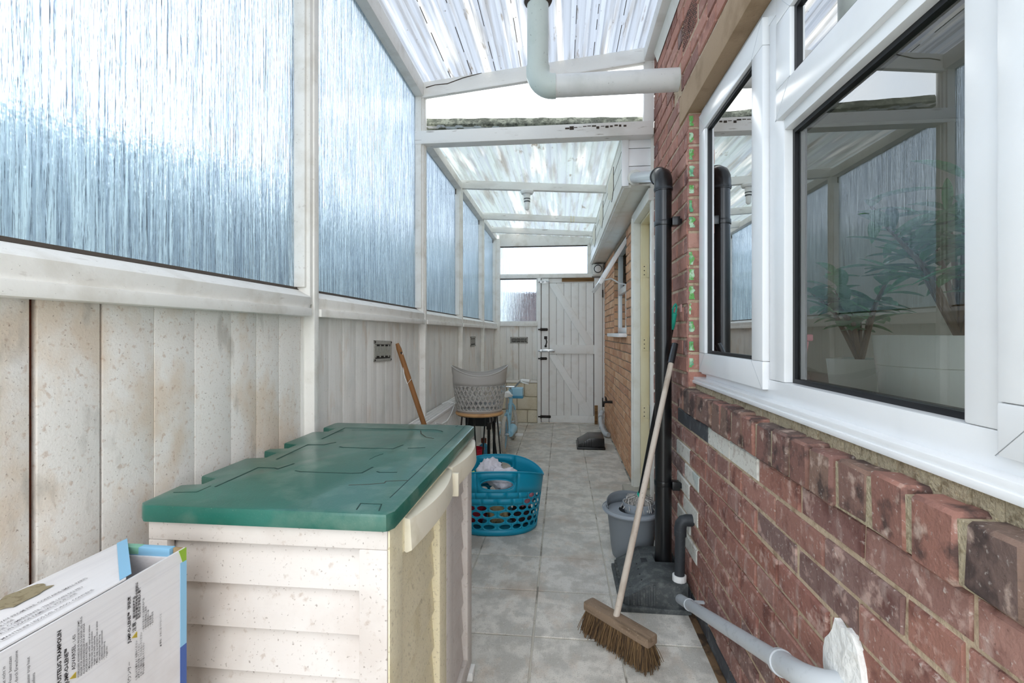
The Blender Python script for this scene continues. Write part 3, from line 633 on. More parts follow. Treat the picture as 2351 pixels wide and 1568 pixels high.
d1 = thing('door_1', 'white ledged and braced timber gate with black bolts', 'door', kind='structure')
yd = YE - .02
bx('backing', (-.30, .56, yd + .022, yd + .035, .0, 1.94), 'gap_brown', d1)
bx('frame_post', (-.325, -.278, YE - .05, YE + .04, 0, 1.935), 'paint_gate', d1, .004); bx('frame_post', (.425, .53, YE - .05, YE + .04, 0, 1.93), 'paint_gate', d1, .004); bx('frame_post', (.535, .57, YE - .035, YE + .04, 0, 1.93), 'paint_gate', d1, .004)
bx('stile', (-.270, -.172, yd - .022, yd + .015, .012, 1.93), 'paint_gate', d1, .004)
for i in range(6): 
    a = -.168 + i * .0975; bx('plank', (a + .0015, a + .096, yd, yd + .016, .02, 1.87), 'paint_gate', d1, .002)
bx('top_rail', (-.17, .42, yd - .004, yd + .015, 1.872, 1.93), 'paint_gate', d1, .003)
bx('ledge', (-.165, .425, yd - .02, yd, .925, 1.045), 'paint_gate', d1, .004); bx('ledge', (-.165, .425, yd - .02, yd, .012, .105), 'paint_gate', d1, .004)
for z0, z1 in ((1.045, 1.865), (.105, .915)):
    obj('brace', MB().prism([(-.165, yd - .018, z1), (-.075, yd - .018, z1), (.415, yd - .018, z0 + .03), (.415, yd - .018, z0), (.32, yd - .018, z0), (-.165, yd - .018, z1 - .03)], (0, .018, 0)), 'paint_gate', d1, .003)
bx('bare_board', (.0, .54, yd - .016, yd + .0, 1.885, 1.934), 'timber_bare', d1, .002); bx('bare_board', (.428, .47, YE - .062, YE - .05, .0, .25), 'timber_bare', d1, .002)
def bolt(z, ln, m='iron'):
    b_ = obj('bolt', MB().box(-.30, -.30 + ln, yd - .028, yd - .022, z - .018, z + .018).tube([(-.315, yd - .036, z), (-.315 + ln + .02, yd - .036, z)], .009, 8).box(-.285, -.27, yd - .048, yd - .022, z - .02, z + .02), m, d1, .001)
    obj('bolt_knob', MB().tube([(-.30 + ln * .6, yd - .036, z), (-.30 + ln * .6, yd - .058, z)], .007, 8), m, b_)
bolt(1.885, .13, 'chrome'); bolt(1.25, .11); bolt(.965, .20, 'chrome'); bolt(.862, .10); bolt(.088, .15)
obj('pull_handle', MB().tube([(-.215, yd - .024, 1.14), (-.21, yd - .05, 1.13), (-.20, yd - .055, 1.085), (-.21, yd - .05, 1.045), (-.215, yd - .024, 1.03)], .008, 8).box(-.235, -.195, yd - .027, yd - .02, 1.12, 1.16).box(-.23, -.20, yd - .027, yd - .02, 1.012, 1.04), 'iron', d1, .001)
for zz in (1.72, .30): bx('hinge', (.526, .54, YE - .056, YE - .034, zz - .05, zz + .05), 'iron', d1, .001)

# ------------------------------------------------------------------ outside and inside surroundings
gd = bx('ground', (-40, 40, -25, 60, -.3, -.13), 'ground_out'); tag(gd, 'pale ground outside the lean-to, toned light to bounce daylight up', 'ground', kind='structure')  # ground colour made pale to bounce light into the lean-to
hg = MB(); nx, nyy = 14, 60
def hedge_h(y): return 1.55 + .055 * max(0, y) + .16 * noise.noise((y * .9, 3, 1)) + .07 * noise.noise((y * 3, 7, 1))
for j in range(nyy + 1):
    y_ = -5 + 13 * j / nyy; top = hedge_h(y_) + .55
    for i in range(nx + 1):
        q = math.pi * i / nx; x_ = -2.75 - .5 * math.cos(math.pi - q); z_ = -.13 + (top + .13) * min(1, math.sin(q) * 1.6) if 0 < i < nx else -.13
        nn = noise.noise((x_ * 4, y_ * 4, z_ * 4)) * .13
        hg.v.append((x_ + nn, y_ + nn * .7, z_ + (nn if 0 < i < nx else 0)))
for j in range(nyy):
    for i in range(nx): a = j * (nx + 1) + i; hg.f.append((a, a + 1, a + nx + 2, a + nx + 1))
ho = obj('hedge', hg, 'hedge_leaf', None, 0, 80); tag(ho, 'blurred blue-green hedge outside the reeded side glazing', 'hedge', kind='stuff')
nh = thing('neighbour_house', 'pale rendered house wall seen blurred through the far side panes', 'building')
bx('wall', (-2.7, -1.25, 8.6, 13, -.13, 4.6), 'house_render', nh)
for zz in (1.9, 2.5, 3.6): bx('string_course', (-2.72, -1.24, 8.56, 8.6, zz, zz + .09), 'house_band', nh)
gr_ = thing('tiled_roof_house', 'brown-red tiled roof beyond the square end pane', 'building')
for k in range(7):
    bx('tile_course', (-3.2, 4.5, 11.0 + k * .3, 11.36 + k * .3, 1.05 + k * .17, 1.27 + k * .17), 'roof_tile', gr_, .02)
bx('gable_wall', (-3.1, 4.4, 11.2, 13.2, -.13, .95), 'roof_tile', gr_)

rm = thing('wall_kitchen', 'dim kitchen shell behind the big white framed window', 'room', kind='structure')
obj('back_wall', MB().box(3.4, 3.45, -1.2, 2.98, -.05, .95).box(3.4, 3.45, -1.2, 2.98, 2.15, 2.45).box(3.4, 3.45, -1.2, -.2, .95, 2.15).box(3.4, 3.45, 2.2, 2.98, .95, 2.15), 'room_wall', rm, 0, 0); obj('added_opening_frame', MB().box(3.4, 3.45, .98, 1.04, .95, 2.15).box(3.4, 3.45, -.2, 2.2, .95, 1.0).box(3.4, 3.45, -.2, 2.2, 2.1, 2.15), 'upvc', rm, .004); bx('side_wall', (.74, 3.4, 2.94, 2.98, -.05, 2.45), 'room_wall', rm); bx('side_wall', (.74, 3.4, -1.24, -1.2, -.05, 2.45), 'room_wall', rm)  # unseen window opening and frame added to let light into the kitchen
bx('floor_slab', (.74, 3.4, -1.2, 2.94, -.05, 0), 'room_floor', rm); bx('ceiling_slab', (.74, 3.4, -1.2, 2.94, 2.40, 2.45), 'room_wall', rm)
rm2 = thing('wall_extension', 'dim room shell behind the orange brick extension', 'room', kind='structure')
bx('back_wall', (2.0, 2.05, 3.0, 6.7, -.05, 2.2), 'room_wall', rm2); bx('floor_slab', (.68, 2.0, 3.0, 6.7, -.05, 0), 'room_floor', rm2); bx('ceiling_slab', (.57, 2.05, 3.0, 6.75, 2.2, 2.25), 'room_wall', rm2)
bx('side_wall', (.68, 2.0, 6.65, 6.7, -.05, 2.2), 'room_wall', rm2); bx('side_wall', (.68, 2.0, 3.0, 3.04, -.05, 2.2), 'room_wall', rm2)
wt = bx('worktop', (.75, 1.35, -.9, 2.9, .955, .995), 'worktop', None, .004); tag(wt, 'grey worktop running inside the kitchen window', 'worktop'); 
obj('cupboard_front', MB().box(.78, 1.3, -.88, 2.88, .002, .955), 'room_floor', wt, .004)

# ------------------------------------------------------------------ storage chest
ch = thing('storage_chest', 'beige plastic storage chest with a scuffed dark green lid', 'storage chest', loc=(-.56, 1.28, 0))
def cb(name, b, m, parent=None, bev=.004): 
    o = bx(name, b, m, None, bev); o.parent = parent or ch; o.matrix_parent_inverse = (parent or ch).matrix_world.inverted(); return o
def cobj(name, mb_, m, parent=None, bev=0, smooth=35, root=None):
    o = obj(name, mb_, m, None, bev, smooth); p = parent or root or ch; o.parent = p; o.matrix_parent_inverse = p.matrix_world.inverted(); return o
ch.matrix_world = Matrix.Translation((-.56, 1.28, 0)); bpy.context.view_layer.update()
CX0, CX1, CY0, CY1 = -.805, -.322, .868, 1.698
# near end panel: frame and louvred boards
cobj('end_frame', MB().box(CX0, CX1, CY0, CY0 + .02, .797, .838).box(CX0, CX0 + .04, CY0, CY0 + .02, 0, .797).box(CX1 - .055, CX1, CY0, CY0 + .02, 0, .797).box(CX0 + .04, CX1 - .055, CY0, CY0 + .02, 0, .06), 'chest_grey', bev=.003)
zt = .80
for k in range(9):
    zb = zt - .083
    cobj('louvre_board', MB().prism([(CX0 + .035, CY0 + .034, zt), (CX0 + .035, CY0 + .034, max(zb, .05)), (CX0 + .035, CY0 + .004, max(zb, .05)), (CX0 + .035, CY0 + .031, zt)], (CX1 - CX0 - .085, 0, 0)), 'chest_grey', bev=.001); zt = zb
    if zt < .06: break
cb('back_panel', (CX0, CX0 + .015, CY0 + .02, CY1, 0, .838), 'chest_grey'); cb('far_panel', (CX0 + .015, CX1 - .02, CY1 - .02, CY1, 0, .838), 'chest_grey'); cb('base', (CX0 + .01, CX1 - .02, CY0 + .02, CY1 - .02, 0, .05), 'chest_grey')
# doors on the aisle side
def chest_door(y0, y1, mf, mp, nb):
    XD = -.318
    d = cobj('door', MB().box(XD - .028, XD, y0, y0 + .075, .03, .832).box(XD - .028, XD, y1 - .075, y1, .03, .832).box(XD - .028, XD, y0 + .075, y1 - .075, .755, .832).box(XD - .028, XD, y0 + .075, y1 - .075, .03, .09), mf, bev=.006)
    zt = .757
    while zt > .09:
        zb = max(zt - .095, .085)
        cobj('louvre_board', MB().prism([(XD - .024, y0 + .07, zt), (XD - .015, y0 + .07, zb), (XD - .024, y0 + .07, zb)], (0, y1 - y0 - .14, 0)), mp, d, .001); zt = zb
    return d
dn = chest_door(.872, 1.318, 'chest_cream', 'chest_cream', 8); df_ = chest_door(1.322, 1.694, 'chest_grey', 'chest_grey', 8)
def handle(y0, y1, d, za, zb):
    n = 14; mb_ = MB()
    for i in range(n + 1):
        t = i / n; y_ = y0 + (y1 - y0) * t; bow = math.sin(math.pi * t) if 0 else (1 - (2 * t - 1) ** 2)
        xo = -.314 + .030 * (.25 + .75 * bow); zt_ = .826 + za * t; zb_ = .765 + zb * (abs(2 * t - 1)) ** 2
        mb_.v += [(-.320, y_, zt_), (xo, y_, zt_ - .004), (xo + .004, y_, zb_ + .006), (xo - .008, y_, zb_), (-.320, y_, zb_ + .004)]
    for i in range(n):
        for k in range(5): a = i * 5; k2 = (k + 1) % 5; mb_.f.append((a + k, a + k2, a + 5 + k2, a + 5 + k))
    mb_.f += [(0, 1, 2, 3, 4), tuple(n * 5 + k for k in (4, 3, 2, 1, 0))]
    return cobj('handle', mb_, 'chest_handle', d, .002)
handle(.955, 1.33, dn, -.004, -.012); handle(1.335, 1.69, df_, 0, -.012)
cb('latch', (-.312, -.286, 1.322, 1.334, .745, .81), 'chest_handle', df_, .003)
cb('foot', (-.345, -.305, 1.64, 1.69, 0, .03), 'white_plastic')
# lid with hinge tabs
xo, xi = -.832, -.785
pts = [(-.318, .852), (-.308, .872), (-.308, 1.69), (-.325, 1.712), (xo + .01, 1.712), (xo, 1.70), (xo, 1.616), (xi, 1.603), (xi, 1.556), (xo, 1.543), (xo, 1.375), (xi, 1.362), (xi, 1.318), (xo, 1.304), (xo, 1.278), (xi, 1.262), (xi, 1.215), (xo, 1.20), (xo, 1.04), (xi, 1.025), (xi, .988), (xo + .005, .975), (xo + .015, .865), (xo + .03, .852)]
ld = MB().prism([(x, y, .836) for x, y in pts], (0, 0, .034)); lid = cobj('lid', ld, 'chest_green', bev=.006)
def groove(p, wd=.0042, m='chest_groove'):
    mb_ = MB()
    for (a, b_) in zip(p, p[1:]):
        a, b_ = Vector((*a, 0)), Vector((*b_, 0)); t = (b_ - a).normalized(); nn = Vector((-t.y, t.x, 0)) * wd / 2; a -= t * wd * .3; b_ += t * wd * .3
        q = [a - nn, b_ - nn, b_ + nn, a + nn]; mb_.prism([(v.x, v.y, .8698) for v in q], (0, 0, .0006))
    return cobj('groove', mb_, m, lid, 0, 0)
groove([(-.741, .969), (-.742, 1.118), (-.70, 1.118), (-.687, 1.111), (-.675, 1.16)]); groove([(-.636, 1.101), (-.62, 1.094), (-.49, 1.094), (-.47, 1.10), (-.464, 1.15)]); groove([(-.438, 1.114), (-.43, 1.108), (-.39, 1.113)])
groove([(-.743, 1.197), (-.749, 1.365), (-.70, 1.365), (-.681, 1.40)]); groove([(-.642, 1.347), (-.63, 1.34), (-.48, 1.338), (-.467, 1.387)]); groove([(-.439, 1.35), (-.393, 1.361)])
groove([(-.746, 1.443), (-.752, 1.618), (-.43, 1.618), (-.405, 1.60), (-.398, 1.588)]); groove([(-.343, .94), (-.342, 1.60), (-.343, 1.70)], .002)
groove([(-.382, .870), (-.388, .902), (-.346, .902), (-.338, .868)], .0025); groove([(-.37, 1.70), (-.373, 1.678), (-.343, 1.678)], .0025)
groove([(-.46, 1.008), (-.42, 1.018), (-.389, 1.03), (-.390, 1.043), (-.345, 1.054)], .0022, 'dirt_and_shade'); groove([(-.475, 1.595), (-.46, 1.55), (-.43, 1.50), (-.40, 1.482)], .003, 'dirt_and_shade'); groove([(-.50, 1.22), (-.497, 1.25), (-.487, 1.28)], .0015)
groove([(-.80, .925), (-.755, .932)], .002); groove([(-.755, .932), (-.755, .972)], .002)

# ------------------------------------------------------------------ carton
cx = thing('trampoline_carton', 'tall open white carton printed with toy trampoline warnings, before the chest', 'carton')
X1, X0, YA, YB, ZT = -.650, -.768, .30, .778, .828
bx('front_panel', (X1 - .004, X1, YA, YB, .002, ZT), 'card_white', cx, .001); bx('rear_panel', (X0, X0 + .004, YA, YB, .002, ZT + .004), 'card_white', cx, .001)
bx('end_panel', (X0 + .004, X1 - .004, YB - .005, YB, .002, ZT), 'card_brown', cx, .001); bx('end_panel', (X0 + .004, X1 - .004, YA, YA + .005, .002, ZT), 'card_white', cx, .001)
bx('inner_flap', (X0 + .006, X1 - .006, YB - .016, YB - .007, .45, ZT - .012), 'card_inner', cx, .001); bx('bottom', (X0, X1, YA, YB, 0, .003), 'card_brown', cx)
bx('inner_edge', (X0 + .004, X1 - .02, YB - .013, YB - .0, ZT - .012, ZT + .0015), 'card_blue', cx, .001); bx('inner_edge', (X0 + .004, X0 + .04, YB - .014, YB + .0004, ZT - .010, ZT + .002), 'card_teal', cx, .001)
fl_ = obj('top_flap', MB().prism([(X1 - .002, YA, ZT + .001), (X1 - .002, .664, ZT + .001), (X0, .772, ZT + .004), (X0, YA, ZT + .004)], (0, 0, .003)), 'card_white', cx, .001)
obj('flap_border', MB().prism([(X1 - .004, .655, ZT + .0045), (X1 - .004, .675, ZT + .0045), (X0 + .001, .783, ZT + .0078), (X0 + .001, .763, ZT + .0078)], (0, 0, .0006)), 'card_blue', fl_, 0, 0)
bx('blue_border', (X1 - .0005, X1 + .0006, .765, YB + .0006, .662, .806), 'card_blue', cx); bx('navy_border', (X1 - .0005, X1 + .0006, .765, YB + .0006, .57, .662), 'card_navy', cx); bx('green_border', (X1 - .0005, X1 + .0006, .765, YB + .0006, .4, .57), 'card_green', cx)
obj('green_corner', MB().prism([(X1 - .0004, .762, ZT), (X1 - .0004, YB, ZT), (X1 - .0004, YB, .806), (X1 - .0004, .770, .806)], (.0012, 0, 0)), 'card_green', cx, 0, 0)
st_ = []
for k in range(20):
    q = 2 * math.pi * k / 20; r_ = 1 + R.uniform(-.2, .2); st_.append((X0 + .024 + .020 * r_ * math.cos(q), .595 + .035 * r_ * math.sin(q), ZT + .0074))
obj('torn_patch', MB().prism(st_, (0, 0, .0008)), 'stain', fl_, 0, 0)
def text(s, size, M, m, parent, align='LEFT', bold=0, sp=1.0):
    c = bpy.data.curves.new('print', 'FONT'); c.body = s; c.size = size; c.align_x = align; c.offset = bold; c.space_line = sp; c.resolution_u = 2
    o = bpy.data.objects.new('print', c); COL.objects.link(o); dg = bpy.context.evaluated_depsgraph_get(); me = bpy.data.meshes.new_from_object(o.evaluated_get(dg))
    bpy.data.objects.remove(o); bpy.data.curves.remove(c); me.materials.clear(); me.materials.append(MATS[m])
    return link('print', me, parent, M)
def face(y, z): return Matrix(((0, 0, 1, X1 + .0009), (0, -1, 0, y), (1, 0, 0, z), (0, 0, 0, 1)))
text('OPPUSTELIG TRAMPOLIN', .0070, face(.5665, .7345), 'ink', cx, bold=.00022)
text('JUMP-O-LENE™', .0068, face(.5755, .738), 'ink', cx, bold=.00022)
text('ADVARSEL', .0070, face(.5850, .750), 'ink', cx, bold=.00005); text(': LÆS', .0052, face(.5850, .7845), 'ink', cx)
obj('warning_sign', MB().prism([(X1, .578, .741), (X1, .586, .737), (X1, .586, .745)], (.0009, 0, 0)), 'ink_yellow', cx, 0, 0)
obj('warning_sign', MB().prism([(X1, .671, .737), (X1, .680, .7325), (X1, .680, .7415)], (.0009, 0, 0)), 'ink_yellow', cx, 0, 0)
text('YDERLIGERE ADVARSLER PÅ PRODUKTET SAMT\nREGLER FOR ANVENDELSE OG SIKKER LEG. FØLG\nALLE SIKKERHEDSREGLER FOR AT UNDGÅ\nALVORLIGE KVÆSTELSER\n• Må kun bruges under opsyn af en voksen\n• Hop ikke højt og pas på hinanden\n  bruges på et blødt underlag\n• Maks. vægt og antal børn vises på æsken\n• Læs vejledningen før brug\n  medleverede reparationssæt\n• Til hjemmebrug\n• Ingen sko', .0036, face(.5905, .735), 'ink', cx, sp=1.02, bold=.00003)
text('JUMP-O-LENE™', .0068, face(.6685, .7325), 'ink', cx, bold=.0002); text('弹跳床', .0062, face(.6685, .784), 'ink', cx, bold=.0001)
text('注意', .0075, face(.6775, .744), 'ink', cx, bold=.0001); text('：请仔细阅读产品\n说明书遵守所有安全规则以\n免受伤必须有成人看管', .0048, face(.6765, .760), 'ink', cx, sp=.95, bold=.0001)
text('• 适合三至六岁儿童使用本产品\n• 请勿在硬地面上使用\n• 每次限两名儿童\n• 最大重量\n• 室内外使用', .0038, face(.6925, .735), 'ink', cx, sp=1.1)
text('バウンサー', .0072, face(.6690, .669), 'ink', cx)
text('使用上の注意をよくお読みください\n必ず大人が付き添ってください\nとがった物の近くで使わないでください\n平らな場所で遊んでください', .0038, face(.680, .668), 'ink', cx, sp=1.1, bold=.00003)
text('▲ 警告：火気に近づけないこと', .0038, face(.725, .690), 'ink', cx)
text('Das Spielgerät nicht in\nNähe von Feuer benutzen\nAufsicht durch Erwachsene', .0050, face(.503, .765), 'ink', cx, sp=1.3); text('Ne pas sauter trop haut\nMax. enfants', .0050, face(.529, .755), 'ink', cx, sp=1.2)
def top(x, y): 
    return Matrix.Translation((x, y, ZT + .0072)) @ Matrix.Rotation(math.radians(90), 4, 'Z')
text('USE ONLY UNDER COMPETENT SUPERVISION. KEEP AWAY FROM FIRE. CONTAINS SMALL PARTS', .0060, top(-.703, .392), 'ink_grey', fl_, bold=.00006)
text('FOR DOMESTIC USE. FOR INDOOR AND OUTDOOR USE', .0060, top(-.694, .395), 'ink_grey', fl_, bold=.00006)
text('UTILISER SOUS SURVEILLANCE D\'UNE PERSONNE COMPÉTENTE. TENIR LOIN DU FEU', .0060, top(-.685, .40), 'ink_grey', fl_, bold=.00006)
text('DANGER D\'ÉTOUFFEMENT. RÉSERVÉ À UN USAGE FAMILIAL. POUR UNE', .0060, top(-.676, .42), 'ink_grey', fl_, bold=.00006)
text('BAJO SUPERVISIÓN DE UN ADULTO. MANTENER LEJOS DEL FUEGO. CONTIENE', .0060, top(-.662, .41), 'ink_grey', fl_, bold=.00006)

# ------------------------------------------------------------------ pipes and drain
fp = thing('flue_pipe', 'fat white plastic vent pipe elbowing from the wall up through the roof', 'pipe')
yf, zf, rf = 2.43, 2.437, .054
obj('wall_pipe', MB().tube([(-.045, yf, zf), (.57, yf, zf)], rf, 32), 'pipe_white', fp)
el = [(-.03, yf, zf)] + [Vector((-.045, yf, zf + .075)) + Vector((-math.sin(t), 0, -math.cos(t))) * .075 for t in [math.pi / 2 * i / 10 for i in range(11)]] + [(-.12, yf, zf + .10)]
obj('elbow', MB().tube(el, rf + .005, 32), 'pipe_mint', fp)
obj('riser', MB().tube([(-.12, yf, zf + .08), (-.12, yf, 2.95)], rf, 32), 'pipe_mint', fp)
obj('sooty_collar', MB().lathe([(rf + .001, -.012), (rf + .012, 0), (rf + .018, .012), (rf + .002, .02)], (-.12, yf, zhi(-.12) - .012), 32), 'dirt_and_shade', fp)
dpx, dpy, dr = .4835, 2.38, .0385
dp = thing('downpipe', 'black plastic downpipe against the brick wall, fed from the eaves box', 'pipe')
obj('pipe', MB().tube([(dpx, dpy, .075), (dpx, dpy, 1.90)], dr, 32), 'plastic_black', dp)
c0 = Vector((dpx, dpy, 1.95)); dirv = (Vector((.448, 3.06, 2.165)) - Vector((dpx, dpy + .05, 1.955))).normalized()
pe = [Vector((dpx, dpy, 1.88)), Vector((dpx, dpy, 1.915)), Vector((dpx, dpy + .006, 1.938)), Vector((dpx, dpy + .022, 1.955)), Vector((dpx - .001, dpy + .05, 1.967))]; pe.append(pe[-1] + dirv * .03)
obj('elbow', MB().tube(pe, dr + .004, 28), 'plastic_black', dp)
obj('branch_pipe', MB().tube([pe[-1] - dirv * .01, Vector((.448, 3.062, 2.165))], .033, 28), 'pipe_clear', dp)
q_ = Vector((.448, 3.05, 2.163)); obj('flange', MB().tube([q_ - dirv * .012, q_ + dirv * .004], .046, 28), 'upvc_cream', dp)
q_ = pe[-1] + dirv * .004; obj('seal_ring', MB().tube([q_ - dirv * .006, q_ + dirv * .008], dr + .007, 28), 'plastic_dark', dp)
for zz in (1.725, .485):
    b_ = obj('bracket', MB().tube([(dpx, dpy, zz - .012), (dpx, dpy, zz + .012)], dr + .004, 28).box(dpx + .03, .559, dpy - .05, dpy - .02, zz - .012, zz + .012).box(dpx + .03, dpx + .065, dpy - .06, dpy - .015, zz - .02, zz + .02), 'plastic_black', dp, .002)
obj('joint_ring', MB().tube([(dpx, dpy, 1.885), (dpx, dpy, 1.895)], dr + .0055, 28), 'plastic_dark', dp)

def drain_cover(name, label, x0, x1, y0, y1, h, m, notch):
    t = thing(name, label, 'drain cover')
    obj('flange', MB().box(x0, x1, y0, y1, 0, .022), m, t, .003)
    xm = x0 + (x1 - x0) * .50; a = .018
    prof = [(x0 + a, .022), (x0 + a + .004, h * .45), (x0 + .06, h * .60), (xm - .02, h * .97), (xm + .03, h), (x1 - .01, h), (x1 - .006, .022)]
    if notch:
        nx_, ny_, nr_ = notch
        obj('hood', MB().prism([(x, y0 + a, z) for x, z in prof], (0, ny_ - nr_ - y0 - a - .0, 0)).prism([(x, ny_ + nr_, z) for x, z in prof], (0, y1 - a - ny_ - nr_, 0)).prism([(x, ny_ - nr_, z) for x, z in prof[:5]] + [(nx_ - nr_, ny_ - nr_, h), (nx_ - nr_, ny_ - nr_, .022)], (0, 2 * nr_, 0)), m, t, .002)
    else: obj('hood', MB().prism([(x, y0 + a, z) for x, z in prof], (0, y1 - y0 - 2 * a, 0)), m, t, .003)
    for i in range(6):
        x_ = x0 + .03 + i * .022; zz = h * (.50 + .09 * i) if i < 5 else h * .95
        bx('rib', (x_, x_ + .010, y0 + a - .006, y0 + a + .006, .024, min(zz, h * .92)), m, t, .003)
    for i in range(9):
        y_ = y0 + .035 + i * (y1 - y0 - .07) / 8
        bx('rib', (x0 + a - .006, x0 + a + .006, y_ - .008, y_ + .008, .024, h * .42), m, t, .003)
    for i in range(4):
        for k in range(2):
            x_, y_ = x0 + .052 + k * .05, y0 + .08 + i * .05; zz = h * .60 + (x_ - x0 - .06) / max(xm - .02 - x0 - .06, .01) * h * .37
            if not notch: continue
            obj('vent_hole', MB().tube([(x_, y_, zz - .002), (x_, y_, zz + .0012)], .004, 8), 'vent_dark', t)
    return t
dc = drain_cover('drain_cover', 'dusty grey plastic drain hood round the foot of the downpipe', .252, .548, 2.118, 2.52, .125, 'cover_grey', (.4835, 2.38, .046))
bx('emblem', (.372, .402, 2.33, 2.37, .1195, .1235), 'plastic_dark', dc, .001)
drain_cover('drain_cover', 'glossy black plastic drain hood on the far tiles by the orange bricks', .155, .445, 5.03, 5.40, .115, 'plastic_black', None)
ow = thing('overflow_pipe', 'short dark grey overflow pipe elbowing from the wall into the drain hood', 'pipe')
obj('pipe', MB().tube([(.508, 2.165, .13), (.512, 2.165, .335)], .0215, 24), 'plastic_dark', ow)
obj('elbow', MB().tube([(.512, 2.165, .32), (.512, 2.165, .355), (.515, 2.165, .372), (.524, 2.165, .384), (.538, 2.165, .388), (.566, 2.165, .388)], .0255, 24), 'plastic_dark', ow)
obj('nut', MB().tube([(.508, 2.165, .125), (.508, 2.165, .150)], .030, 12), 'white_plastic', ow, .002); obj('spigot', MB().tube([(.508, 2.165, .10), (.508, 2.165, .13)], .024, 24), 'white_plastic', ow)
wp_ = thing('waste_pipe', 'pale grey waste pipe sloping along the bricks into the drain hood', 'pipe')
pA, pB = Vector((.505, 2.15, .055)), Vector((.502, 1.12, .462))
dv = (pB - pA).normalized()
obj('pipe', MB().tube([pA, pB], .0205, 24), 'pipe_waste', wp_)
obj('elbow', MB().tube([pB - dv * .05, pB, pB + dv * .05, pB + dv * .085 + Vector((.008, 0, 0)), pB + dv * .105 + Vector((.026, 0, 0)), pB + dv * .112 + Vector((.05, 0, 0)), pB + dv * .112 + Vector((.075, 0, 0))], .0255, 24), 'pipe_waste', wp_)
q_ = pB - dv * .05; obj('collar', MB().tube([q_ - dv * .012, q_ + dv * .004], .029, 24), 'pipe_waste', wp_)
q_ = pA + (pB - pA) * .16; obj('clip', MB().tube([q_ - dv * .006, q_ + dv * .006], .0235, 24).box(q_.x + .02, .562, q_.y - .006, q_.y + .006, q_.z + .008, q_.z + .016), 'pipe_waste', wp_)

tp_ = thing('outdoor_tap', 'small dark outdoor tap on the orange brick wall', 'tap')
obj('body', MB().tube([(.565, 5.5, .43), (.50, 5.5, .43), (.47, 5.5, .425), (.462, 5.5, .40), (.462, 5.5, .375)], [.016, .014, .014, .012, .014], 14), 'iron', tp_)
obj('spindle', MB().tube([(.50, 5.5, .43), (.49, 5.5, .475)], .010, 10), 'iron', tp_); obj('handle', MB().tube([(.487, 5.455, .482), (.487, 5.545, .482)], .007, 8), 'iron', tp_)
fw = thing('floor_waste_pipe', 'dirty grey waste pipe trap low in the corner beside the gate', 'pipe')
obj('trap', MB().tube([(.52, 6.30, .20), (.50, 6.28, .16), (.49, 6.22, .10), (.49, 6.10, .06), (.49, 5.85, .045), (.50, 5.65, .04), (.53, 5.60, .04)], .028, 16), 'pipe_waste', fw)
for a in ((.495, 6.25, .135), (.49, 6.0, .052)): obj('collar', MB().tube([(a[0], a[1] - .015, a[2] - .008), (a[0], a[1] + .015, a[2] + .008)], .036, 16), 'pipe_waste', fw)

# lamps
lp = thing('ceiling_lamp', 'white lamp holder with a bare stick bulb under the rafter', 'lamp')
lx, ly, lz = -.30, 4.18, zlo(-.30) - .07
obj('base', MB().lathe([(.0, 0), (.056, 0), (.058, -.012), (.050, -.028), (.0, -.028)], (lx, ly, lz), 28), 'white_plastic', lp)
obj('holder', MB().lathe([(.030, -.026), (.027, -.07), (.026, -.088), (.0, -.088)], (lx, ly, lz), 24), 'white_plastic', lp)
obj('ring', MB().lathe([(.0, -.068), (.029, -.068), (.029, -.075), (0, -.075)], (lx, ly, lz), 24), 'plastic_dark', lp); obj('ring', MB().lathe([(.0, -.092), (.027, -.092), (.027, -.098), (0, -.098)], (lx, ly, lz), 24), 'plastic_dark', lp)
obj('bulb', MB().lathe([(.022, -.086), (.022, -.14), (.020, -.155), (.012, -.166), (0, -.170)], (lx, ly, lz), 24), 'white_plastic', lp)
sl = thing('security_light', 'round lensed white security light under the eaves box', 'lamp')
bx('housing', (.40, .53, 6.36, 6.44, 1.96, 2.10), 'upvc_cream', sl, .01); obj('bezel', MB().tube([(.465, 6.335, 2.035), (.465, 6.365, 2.035)], .052, 28), 'plastic_dark', sl, .003)
obj('lens', MB().tube([(.465, 6.325, 2.033), (.465, 6.345, 2.033)], .042, 28), 'white_plastic', sl, .004); bx('mount', (.39, .545, 6.42, 6.46, 1.95, 1.975), 'upvc_cream', sl, .004); bx('wall_plate', (.43, .50, 6.44, 6.465, 1.97, 2.09), 'upvc_cream', sl, .002)

